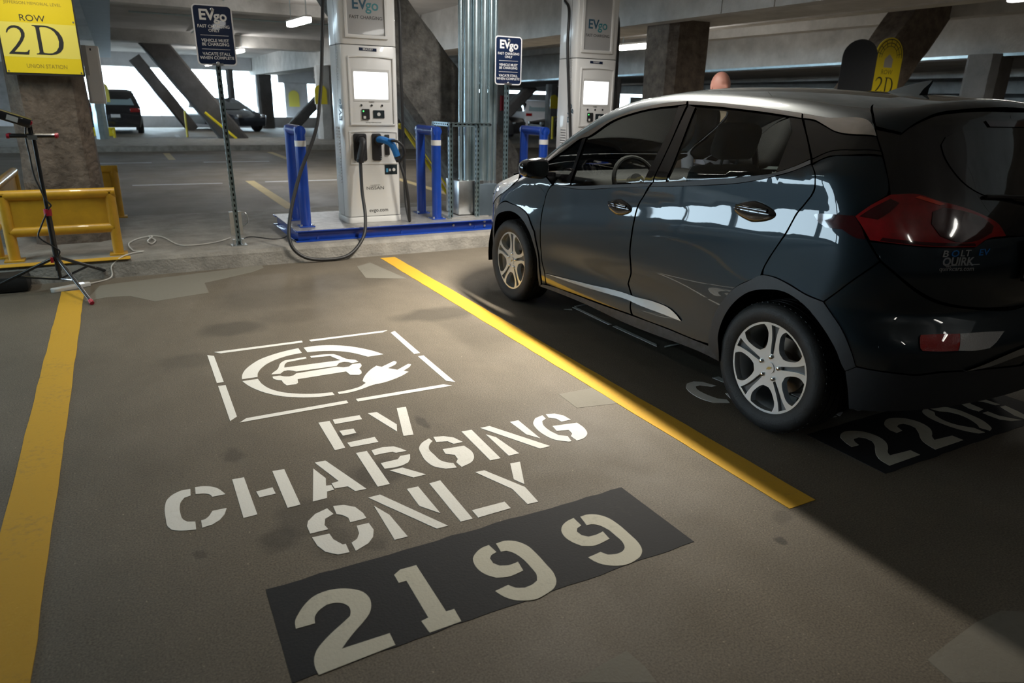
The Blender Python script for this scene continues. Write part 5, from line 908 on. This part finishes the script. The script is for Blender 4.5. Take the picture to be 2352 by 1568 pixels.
# row sign on the column: yellow board in a dark frame
t = thing('row_sign', 'yellow ROW 2D board fixed to the rough column', 'sign', (0, 0, 0))
M = facing((-.475, 7.60, 1.95), (0, -1, 0)); sbk = MB().prism([(-.285, -.318), (.292, -.318), (.292, .42), (-.285, .42)], 0, .02, M).build('sign_frame', 'black_plastic', t)
MB().prism([(-.275, -.300), (.280, -.300), (.280, .41), (-.275, .41)], .02, .024, M).build('sign_face', 'yellow_sign', t)
MB().prism([(-.275, -.175), (.280, -.175), (.280, .095), (-.275, .095)], .024, .0245, M).build('pale_band', 'yellow_pale', t)
def rs(s, x, y, size, mat='dark_letter', bold=0, sxx=1.0): return text_mesh(s, size, M @ Matrix.Translation((x, y, .0250)), mat, t, 'lettering', bold, 'CENTER', .0005, sxx)
def glyph(polys, x, y, s, mat='dark_letter', name='lettering', holes=None):
    b = MB()
    for i, p in enumerate(polys): b.prism([(x+px*s, y+py*s) for px, py in p], .0246, .0256, M, holes=[[(x+px*s, y+py*s) for px, py in h] for h in (holes or {}).get(i, [])])
    return b.build(name, mat, t)
# serif figure 2 and letter D drawn with thick and thin strokes
two = [(.02, .74), (.05, .84), (.12, .93), (.22, .985), (.33, 1.0), (.46, .97), (.56, .88), (.60, .75), (.58, .62), (.50, .47), (.36, .28), (.18, .085), (.50, .085), (.58, .10), (.63, .17), (.665, .17), (.62, 0), (.0, 0), (.0, .025), (.25, .30), (.40, .50), (.47, .64), (.48, .74), (.45, .84), (.38, .90), (.29, .915), (.19, .89), (.10, .82), (.055, .73)]
glyph([two], -.235, -.155, .225)
Do = [(0, 0), (.45, 0), (.62, .03), (.76, .11), (.86, .25), (.90, .44), (.88, .62), (.80, .78), (.67, .90), (.50, .965), (.36, .98), (0, .98), (0, .95), (.07, .935), (.10, .90), (.10, .08), (.07, .045), (0, .03)]
Di = [(.22, .08), (.22, .90), (.26, .93), (.40, .93), (.55, .88), (.66, .78), (.73, .63), (.755, .46), (.72, .28), (.63, .14), (.50, .065), (.38, .05), (.26, .06)]
glyph([Do], -.04, -.150, .235, holes={0: [Di]})
rs('ROW', -.03, .130, .072, bold=-.002, sxx=1.05); rs('JEFFERSON MEMORIAL LEVEL', -.005, .245, .033, 'brass_print', sxx=.95); rs('UNION STATION', .02, -.245, .045, 'brass_print', sxx=.85); MB().prism([(-.13, .285), (.07, .285), (.07, .40), (-.13, .40)], .024, .0245, M).build('grey_print', 'grey_print', t)
for x, y in ((-.262, -.288), (.267, -.288), (.267, .12), (-.262, .12), (.267, .39)): MB().cyl(M @ Vector((x, y, .024)), M @ Vector((x, y, .027)), .007, n=10).build('screw', 'zinc', t)
# box on the side of the column
t = thing('switch_box', 'tall white metal box on the side of the rough column', 'box', (0, 0, 0))
MB().box((-.20, 8.32, 1.40), (-.055, 8.80, 1.93), bev=.006).build('housing', 'white_soft', t); MB().box((-.18, 8.312, 1.42), (-.075, 8.322, 1.91)).build('door_panel', 'white_enamel', t); MB().box((-.20, 8.308, 1.66), (-.16, 8.318, 1.93)).build('grey_strip', 'grey_panel', t); MB().box((-.13, 8.3105, 1.885), (-.118, 8.3125, 1.905)).build('badge', 'sticker_dark', t)

# ------------------------------------------------------------------ yellow guards
def guard(p, q, label, h=.56, z0=.15, mat='yellow_guard', r=.042, low=.24):
    p, q = Vector((*p, 0)), Vector((*q, 0)); t = thing('guard_rail', label, 'guard rail', (p.x, p.y, z0), 'yellow guard rails'); d = q-p; L = d.length; t.rotation_euler.z = math.atan2(d.y, d.x)
    for x in (0, L):
        o = MB().cyl((x, 0, 0), (x, 0, h), r, n=20).build('post', mat, t); MB().box((x-.07, -.07, 0), (x+.07, .07, .015)).build('foot_plate', mat, o)
    MB().cyl((-r, 0, h-.02), (L+r, 0, h-.02), r, n=20).build('rail', mat, t); MB().cyl((0, 0, low), (L, 0, low), r, n=20).build('rail', mat, t)
    MB().box((.02, -.012, low), (L-.02, .012, h-.03)).build('infill_panel', mat, t); return t
guard((-.90, 7.02), (-.135, 7.02), 'yellow guard rail facing the stall in front of the rough column'); guard((-1.03, 7.20), (-1.03, 9.15), 'yellow guard rail on the left flank of the rough column'); guard((-.66, 9.25), (-.10, 9.25), 'yellow guard rail behind the rough column')
guard((-.72, 26.6), (-.10, 26.6), 'small yellow guard rail at the foot of the far galvanised column', .45, 0.0, 'yellow_sign')
def piperail(pts, label, r=.022): return tag(MB().tube(pts, r, n=8, sub=1).build('pipe_rail', 'yellow_sign'), label, 'pipe rail')
piperail([(2.07, 26.95, 0), (2.08, 26.95, 1.0)], 'thin upright yellow pipe near the far slanting strut', .035)
piperail([(2.60, 25.9, .98), (3.50, 25.9, .15)], 'sloping yellow pipe running down the far slanting strut', .04)
piperail([(3.20, 8.95, 1.20), (3.30, 8.95, 1.20), (4.05, 8.95, .16)], 'upper sloping yellow pipe behind the nearer charging station', .022)
piperail([(3.05, 8.75, 1.22), (3.20, 8.75, 1.15), (3.90, 8.75, .16)], 'lower sloping yellow pipe behind the nearer charging station', .022)
piperail([(15.42, 25.0, 0), (15.42, 25.0, 1.0), (15.85, 25.0, 1.0), (15.85, 25.0, 0)], 'yellow pipe hoop by the dark car beside second station', .05)

# ------------------------------------------------------------------ work light on its tripod, cords, odds and ends
t = thing('work_light', 'black tripod work light with red caps on left stall line', 'lamp', (-.555, 6.42, 0))
MB().cyl((0, 0, .11), (0, 0, 1.17), .014, n=14).build('pole', 'black_metal', t); MB().cyl((0, 0, .17), (0, 0, .62), .021, n=16).build('lower_tube', 'black_metal', t); MB().cyl((0, 0, .60), (0, 0, .65), .027, n=16).build('height_collar', 'red_plastic', t); MB().cyl((0, 0, .25), (0, 0, .29), .030, n=16).build('leg_hub', 'black_metal', t); MB().box((-.04, -.035, .24), (-.02, -.015, .28)).build('leg_knob', 'red_plastic', t)
for a in (-68, 50, 178):
    c, s_ = math.cos(math.radians(a)), math.sin(math.radians(a)); R_ = .56
    o = MB().cyl((c*.02, s_*.02, .27), (c*R_, s_*R_, .02), .0125, n=12).build('leg', 'black_metal', t)
    MB().cyl((c*(R_-.02), s_*(R_-.02), .03), (c*(R_+.012), s_*(R_+.012), .014), .0165, n=12).build('foot_cap', 'red_plastic', o); MB().cyl((0, 0, .10), (c*.30, s_*.30, .142), .009, n=8).build('brace', 'black_metal', o)
for dy in (-.055, .055): o = MB().cyl((-.15, dy, 1.19), (.15, dy, 1.19), .013, n=14).build('handle_bar', 'black_metal', t); [MB().cyl((x, dy, 1.19), (x*1.13, dy, 1.19), .017, n=12).build('bar_cap', 'red_plastic', o) for x in (-.14, .14)]
MB().box((-.03, -.07, 1.165), (.03, .07, 1.195)).build('head_plate', 'zinc', t)
M = Matrix.Translation((-.16, 0, 1.335)) @ Matrix.Rotation(math.radians(20), 4, 'Y')
MB().rbox((-.33, -.085, -.032), (.175, .085, .032), .008, M).build('lamp_head', 'black_metal', t); MB().box((-.30, -.0875, -.022), (-.09, -.083, .026), M).build('lamp_lens', 'lens_clear', t); MB().box((.03, -.0872, -.018), (.10, -.084, .018), M).build('rating_label', 'grey_panel', t)
MB().box((-.02, -.06, 1.195), (.0, -.05, 1.30)).box((-.02, .05, 1.195), (.0, .06, 1.30)).build('head_bracket', 'black_metal', t); MB().cyl((.0, -.075, 1.285), (.0, -.055, 1.285), .018).build('tilt_knob', 'red_plastic', t)
MB().tube([(-.03, .05, 1.29), (-.05, .03, 1.18), (-.045, 0, 1.05), (-.04, -.01, .9), (-.012, -.02, .78), (.005, -.02, .72), (.03, -.02, .68), (.01, -.02, .65), (-.06, -.02, .52), (-.085, -.02, .44), (0, -.02, .36), (.03, -.02, .32), (.0, -.02, .27)], .006, n=8).build('lamp_cable', 'cable_rubber', t)
t = thing('power_strip', 'white power strip lying on the stall line under the tripod', 'power strip', (-.50, 6.47, 0))
Mr = Matrix.Rotation(.50, 4, 'Z'); MB().prism(rrect(-.15, -.03, .15, .03, .028), .002, .03, Mr).build('housing', 'white_soft', t, bevel=.004); MB().box((.07, -.012, .03), (.10, .012, .036), Mr).build('switch', 'white_led', t)
cd = [(-.38, 6.55, .012), (-.22, 6.72, .012), (-.20, 6.77, .10), (-.12, 6.83, .158), (-.03, 6.98, .158), (.06, 7.03, .158), (-.02, 7.1, .158), (-.05, 7.45, .16), (.04, 7.70, .16), (.16, 7.75, .165), (.11, 7.45, .175), (.14, 7.35, .165), (.18, 7.55, .16), (.13, 7.80, .16), (.25, 7.70, .16), (.36, 7.25, .158), (.50, 7.17, .158), (.70, 7.25, .158), (.85, 7.42, .16)]
tag(MB().tube(cd, .006, n=8).build('extension_cord', 'white_cord'), 'white extension cord looping over the curb to the sign post', 'cord')
tag(MB().tube([(.93, 7.30, .16), (1.05, 7.42, .157), (1.22, 7.22, .157), (1.33, 7.25, .157), (1.41, 7.4, .16)], .0045, n=8).build('thin_cable', 'cable_rubber'), 'thin dark cable running from sign post to platform', 'cord')
tag(MB().rbox((-1.9, 6.50, .0), (-.78, 6.73, .13), .03).build('wheel_stop', 'rubber'), 'black rubber wheel stop against the curb at far left', 'wheel stop')

# arched signs on struts and columns
def arched(loc, w_, h, label, n=(0, -1, 0), mat='yellow_sign', txt=True, grp=None):
    t = thing('arched_sign', label, 'sign', (0, 0, 0), grp); M = facing(loc, n); r = w_/2
    o = [(-r, -h/2), (r, -h/2)]+[(r*math.cos(a), h/2-r+r*1.0*math.sin(a)) for a in np.linspace(0, math.pi, 17)]
    MB().prism(o, 0, .03, M).build('sign_board', mat, t)
    if txt:
        for k, q in enumerate((.92, .74, .58)):
            b = MB(); A = np.linspace(.0, math.pi, 25); pts = [(r*q*math.cos(a), h/2-r+r*q*math.sin(a)) for a in A]; inn = [(x*.96, (y-(h/2-r))*.96+(h/2-r)) for x, y in pts]; b.prism(pts+inn[::-1], .03, .0315, M); b.build('printed_arc', 'dark_letter', t)
        for a in np.linspace(.25, math.pi-.25, 7): c, s_ = math.cos(a), math.sin(a); y0 = h/2-r; MB().prism([(r*.58*c-.004*s_, y0+r*.58*s_+.004*c), (r*.92*c-.004*s_, y0+r*.92*s_+.004*c), (r*.92*c+.004*s_, y0+r*.92*s_-.004*c), (r*.58*c+.004*s_, y0+r*.58*s_-.004*c)], .03, .0315, M).build('printed_ray', 'dark_letter', t)
        y0 = h/2-r*1.08; MB().prism([(-r*.3, y0-r*.42), (r*.3, y0-r*.42), (r*.3, y0), (0, y0+r*.25), (-r*.3, y0)], .03, .0315, M).build('printed_house', 'grey_print', t)
        text_mesh('ROW', r*.34, M @ Matrix.Translation((0, y0-r*.66, .0312)), 'brass_print', t)
        s2 = r*.85; yb = y0-r*1.75
        b = MB(); b.prism([(-r*.72+x*s2, yb+y*s2) for x, y in two], .03, .0315, M); b.prism([(-r*.02+x*s2*.85, yb+y*s2) for x, y in Do], .03, .0315, M, holes=[[(-r*.02+x*s2*.85, yb+y*s2) for x, y in Di]]); b.build('lettering', 'dark_letter', t)
    return t
arched((11.13, 7.80, 1.95), .60, 1.35, 'yellow arched 2D sign above the car roof', (-.1, -1, 0)); arched((10.44, 7.80, 1.90), .50, 1.32, 'dark arched sign back on the slanting strut', (-.75, -.65, 0), 'clad_plastic', False)
arched((6.28, 25.34, 1.62), .42, .62, 'small olive arched sign in the far row beside the column', (0, -1, 0), 'yellow_sign', False, 'far arched signs'); arched((8.55, 40.295, 1.45), .55, .82, 'pale yellow arched sign on the far outer wall', (0, -1, 0), 'yellow_pale', False, 'far arched signs')
arched((-.22, 25.74, 1.52), .30, .55, 'yellow arched sign beside the far galvanised column', (0, -1, 0), 'yellow_pale', False, 'far arched signs'); arched((16.2, 26.235, 1.58), .36, .55, 'yellow arched sign near the second charging station', (0, -1, 0), 'yellow_sign', False, 'far arched signs')
tag(MB().box((13.0, 24.83, 1.2), (13.2, 24.955, 1.75)).build('fire_box', 'red_box'), 'small red box on the column behind the dark sign', 'box')
# ceiling fittings
def fitting(x, y, z, rz, label, glow='tube_glow'):
    t = thing('ceiling_light', label, 'light', (x, y, z), 'hanging tube lights', rz)
    MB().box((-.07, -.62, .03), (.07, .62, .07), bev=.01).build('housing', 'white_soft', t); o = MB().rbox((-.062, -.61, -.055), (.062, .61, .03), .02).build('diffuser', glow, t)
    for yy in (-.5, .5): MB().cyl((0, yy, .07), (0, yy, 3.36-z), .008, n=8).build('hanger', 'galvanised', t)
labs = ['hanging tube light above the parked car', 'hanging tube light in front of the charging stations', 'added warm tube light out of view, brightening the yellow row sign', 'cool hanging tube light over the stall on the left', 'hanging tube light behind the viewer', 'hanging tube light behind the car', 'bright hanging tube light left of the nearer charging station', 'bright tube light right of the second charging station', 'hanging tube light over the right-hand aisle', 'added fill tube light brightening the cars in the right rear']
for (l, s_, p_, c_, rz), lb in zip(TUBES, labs): fitting(l[0], l[1], l[2], rz, lb, 'tube_mid' if l[1] < 0 else 'tube_soft' if l[1] < 7 else 'tube_glow')
fitting(3.73, 25.2, 2.86, .05, 'small far tube light below the blue sign'); fitting(3.74, 33.5, 2.75, .05, 'farthest tube light near the outer wall')

# ------------------------------------------------------------------ cars parked far off
def far_car(x, y, rz, label, mat, prof, L, Wd, tail='tail_red'):
    """prof: roofline points (along, height) nose to tail, with glass between the pillars"""
    t = thing('parked_car', label, 'car', (x, y, 0), 'cars parked in the far rows', rz)
    n = len(prof); vs = []
    for (a, h, hw, z0) in prof:
        zb = .26; vs += [(-hw*.92, a, zb), (-hw, a, .55), (-hw, a, z0), (-hw*(.98 if h-z0 < .12 else .76), a, h-.05), (-hw*.55, a, h), (hw*.55, a, h), (hw*(.98 if h-z0 < .12 else .76), a, h-.05), (hw, a, z0), (hw, a, .55), (hw*.92, a, zb)]
    b = MB(); b.add(vs, [(i*10+k, i*10+(k+1) % 10, (i+1)*10+(k+1) % 10, (i+1)*10+k) for i in range(n-1) for k in range(10)], True); b.add(vs[:10], [tuple(range(10))]); b.add(vs[-10:], [tuple(range(10))]); b.build('body', mat, t, angle=45)
    g = [p for p in prof if p[1]-p[3] > .3]
    for sg in (-1, 1):
        q = []
        for (a, h, hw, z0) in g: q.append((a, hw*.985, z0+.03)); 
        up = [(a, hw*.80, h-.10) for (a, h, hw, z0) in g]
        vs = [(sg*(w_+.012), a, z) for a, w_, z in q]+[(sg*(w_+.012), a, z) for a, w_, z in up]; m = len(g); MB().add(vs, [(i, i+1, m+i+1, m+i) for i in range(m-1)]).build('side_window', 'bg_glass', t)
    lo, hi = g[0], prof[prof.index(g[0])-1]
    a0, h0, w0, _ = prof[-2]; 
    r = g[-1]; s_ = prof[prof.index(r)+1]
    MB().add([(-r[2]*.62, r[0]-.02, r[1]-.08), (r[2]*.62, r[0]-.02, r[1]-.08), (s_[2]*.78, s_[0]-.03, s_[3]+.06), (-s_[2]*.78, s_[0]-.03, s_[3]+.06)], [(0, 1, 2, 3)]).build('rear_window', 'bg_glass_light', t)
    f0 = g[0]; f1 = prof[prof.index(f0)-1]; MB().add([(-f0[2]*.62, f0[0]+.03, f0[1]-.04), (f0[2]*.62, f0[0]+.03, f0[1]-.04), (f1[2]*.8, f1[0]+.02, f1[1]+.03), (-f1[2]*.8, f1[0]+.02, f1[1]+.03)], [(0, 3, 2, 1)]).build('windscreen', 'bg_glass', t)
    e = prof[-1]; 
    for sg in (-1, 1):
        MB().box((min(sg*.52, sg*e[2]*1.01), e[0]-.03, .82), (max(sg*.52, sg*e[2]*1.01), e[0]+.10, .98), bev=.02).build('tail_lamp', tail, t)
        f = prof[0]; MB().box((min(sg*.5, sg*f[2]), f[0]-.12, .62), (max(sg*.5, sg*f[2]), f[0]+.025, .74), bev=.02).build('headlamp', 'lamp_clear', t)
        for yy in (L/2-.9, -L/2+.85): 
            o = MB().cyl((sg*(Wd/2-.20), yy, .33), (sg*(Wd/2+.01), yy, .33), .33, n=28).build('wheel', 'rubber', t); MB().cyl((sg*(Wd/2), yy, .33), (sg*(Wd/2+.02), yy, .33), .22, n=20).build('hub', 'rim_silver', o)
    MB().box((-.16, e[0]-.03, .62), (.16, e[0]-.01, .74)).build('number_plate', 'plate_white', t)
    return t
suv = lambda L, Wd: [(L/2, .70, Wd*.38, .68), (L/2-.15, .88, Wd*.46, .86), (L/2-1.1, 1.02, Wd*.5, .98), (L/2-1.75, 1.52, Wd*.5, .99), (L/2-2.2, 1.66, Wd*.5, 1.0), (-L/2+.75, 1.66, Wd*.5, 1.02), (-L/2+.35, 1.55, Wd*.49, 1.05), (-L/2+.08, 1.08, Wd*.48, 1.02), (-L/2, .95, Wd*.46, .93)]
sedan = lambda L, Wd: [(L/2, .62, Wd*.38, .60), (L/2-.15, .74, Wd*.46, .72), (L/2-1.2, .92, Wd*.5, .88), (L/2-1.95, 1.38, Wd*.5, .9), (L/2-2.4, 1.44, Wd*.5, .92), (-L/2+1.2, 1.40, Wd*.5, .94), (-L/2+.9, 1.30, Wd*.5, .95), (-L/2+.35, 1.04, Wd*.49, 1.0), (-L/2, .90, Wd*.45, .88)]
far_car(.02, 34.6, 0, 'black sport utility car parked tail-on at far left', 'bg_dark', suv(4.6, 1.85), 4.6, 1.85)
far_car(4.35, 36.2, math.radians(205), 'dark sedan behind the slanting strut under the blue sign', 'bg_navy', sedan(4.7, 1.8), 4.7, 1.8)
far_car(13.5, 28.7, math.radians(-140), 'dark silver car facing us behind the conduits', 'bg_silver', suv(4.6, 1.85), 4.6, 1.85)
far_car(21.4, 37.3, math.radians(-14), 'white sport utility car with its back towards the stall', 'bg_white', suv(4.7, 1.88), 4.7, 1.88)
far_car(18.5, 27.6, math.radians(86), 'black car half hidden behind second charging station', 'bg_dark', sedan(4.6, 1.8), 4.6, 1.8)
far_car(22.6, 9.2, math.radians(90), 'pale car roof showing beyond the ramp at far right', 'bg_silver', suv(4.6, 1.85), 4.6, 1.85).location.z = .35

# ------------------------------------------------------------------ person standing behind the car
def person(x, y, rz):
    t = thing('person', 'bald person in dark clothes standing behind the car', 'person', (x, y, 0), None, rz)
    J = {'pel': ((0, 0, .98), .135), 'sp': ((0, .01, 1.16), .125), 'ch': ((0, .005, 1.36), .150), 'nk': ((0, -.005, 1.50), .062), 'hb': ((0, -.015, 1.575), .058)}
    E_ = [('pel', 'sp'), ('sp', 'ch'), ('ch', 'nk'), ('nk', 'hb')]
    for s_, sg in (('l', 1), ('r', -1)):
        J.update({s_+'hip': ((sg*.10, 0, .92), .098), s_+'kn': ((sg*.115, .01, .50), .062), s_+'an': ((sg*.12, -.02, .09), .045), s_+'to': ((sg*.14, .13, .035), .035), s_+'sh': ((sg*.19, -.005, 1.43), .068), s_+'el': ((sg*.25, -.02, 1.12), .045), s_+'wr': ((sg*.25, .02, .86), .032), s_+'pa': ((sg*.25, .03, .785), .034)})
        E_ += [('pel', s_+'hip'), (s_+'hip', s_+'kn'), (s_+'kn', s_+'an'), (s_+'an', s_+'to'), ('ch', s_+'sh'), (s_+'sh', s_+'el'), (s_+'el', s_+'wr'), (s_+'wr', s_+'pa')]
        for k, (dx, L) in enumerate(((-.024, .070), (-.008, .080), (.008, .075), (.024, .060))):
            a, c = s_+'f%d' % k, s_+'g%d' % k; J[a] = ((sg*.245, .04+dx, .74), .0095); J[a] = ((sg*.25, .035+dx, .74), .0098); J[c] = ((sg*.243, .045+dx, .74-L), .008); E_ += [(s_+'pa', a), (a, c)]
        J[s_+'th'] = ((sg*.232, .075, .735), .0105); E_ += [(s_+'pa', s_+'th')]
    def skin_mesh(keys, edges, name, mat, grow, par, extra=None):
        idx = {k: i for i, k in enumerate(keys)}; me = bpy.data.meshes.new(name); me.from_pydata([J[k][0] for k in keys], [(idx[a], idx[b_]) for a, b_ in edges], []); o = bpy.data.objects.new(name, me); COL.objects.link(o)
        md = o.modifiers.new('s', 'SKIN'); sv = me.skin_vertices[0].data
        for k, i in idx.items(): r = J[k][1]+grow; sv[i].radius = (r*(1.25 if k in ('ch', 'pel', 'sp') else 1), r*(.85 if k in ('ch', 'pel', 'sp') else 1)); sv[i].use_root = (i == 0)
        ss = o.modifiers.new('d', 'SUBSURF'); ss.levels = 2; ss.render_levels = 2
        bpy.context.view_layer.update(); m2 = bpy.data.meshes.new_from_object(o.evaluated_get(bpy.context.evaluated_depsgraph_get())); bpy.data.objects.remove(o)
        if extra:
            bm = bmesh.new(); bm.from_mesh(m2); extra(bm); bm.to_mesh(m2); bm.free()
        m2.polygons.foreach_set('use_smooth', [True]*len(m2.polygons)); m2.name = name; return link(name, m2, mat, par)
    def head(bm):
        r = bmesh.ops.create_uvsphere(bm, u_segments=32, v_segments=24, radius=1)
        for v in r['verts']:
            c = v.co; z = c.z; w_ = .082*(1-.10*max(0, -z)); f = .104
            x, y_ = c.x*w_, c.y*f+.012
            if c.y > .3 and z < .1: y_ += .008*(1-abs(c.x)*1.5)
            if c.y > .75 and abs(c.x) < .22 and -.30 < z < .10: y_ += .020*(1-abs(c.x)/.22)*(1-abs(z+.2)/.3)      # nose
            if c.y > .6 and .08 < z < .22 and .15 < abs(c.x) < .55: y_ -= .008                                      # eye sockets
            if c.y > .7 and -.55 < z < -.42 and abs(c.x) < .3: y_ += .005                                           # lips
            v.co = Vector((x, y_, 1.685+z*.122))
        for sg in (-1, 1):
            e = bmesh.ops.create_uvsphere(bm, u_segments=12, v_segments=8, radius=1)
            for v in e['verts']: v.co = Vector((sg*.078+v.co.x*.010, -.002+v.co.y*.020, 1.675+v.co.z*.032))
    body = skin_mesh(list(J), E_, 'body', 'skin', 0, t, head)
    body.data.materials.append(MATS['cloth_dark'])
    for f in body.data.polygons:
        if f.center.z < 1.46 and not (f.center.z < .83 and abs(f.center.x) > .2): f.material_index = 1
    top = ['pel', 'sp', 'ch', 'nk', 'lhip', 'rhip', 'lsh', 'lel', 'lwr', 'rsh', 'rel', 'rwr']; skin_mesh(top, [e for e in E_ if e[0] in top and e[1] in top], 'shirt', 'cloth_blue', .020, t)
    leg = ['pel', 'lhip', 'lkn', 'lan', 'rhip', 'rkn', 'ran']; skin_mesh(leg, [e for e in E_ if e[0] in leg and e[1] in leg], 'trousers', 'cloth_dark', .016, t)
    for sg in (-1, 1): MB().rbox((sg*.13-.05, -.08, 0), (sg*.13+.05, .20, .085), .03).build('shoe', 'rubber', t, angle=60)
    return t
person(4.86, 5.02, math.radians(168))
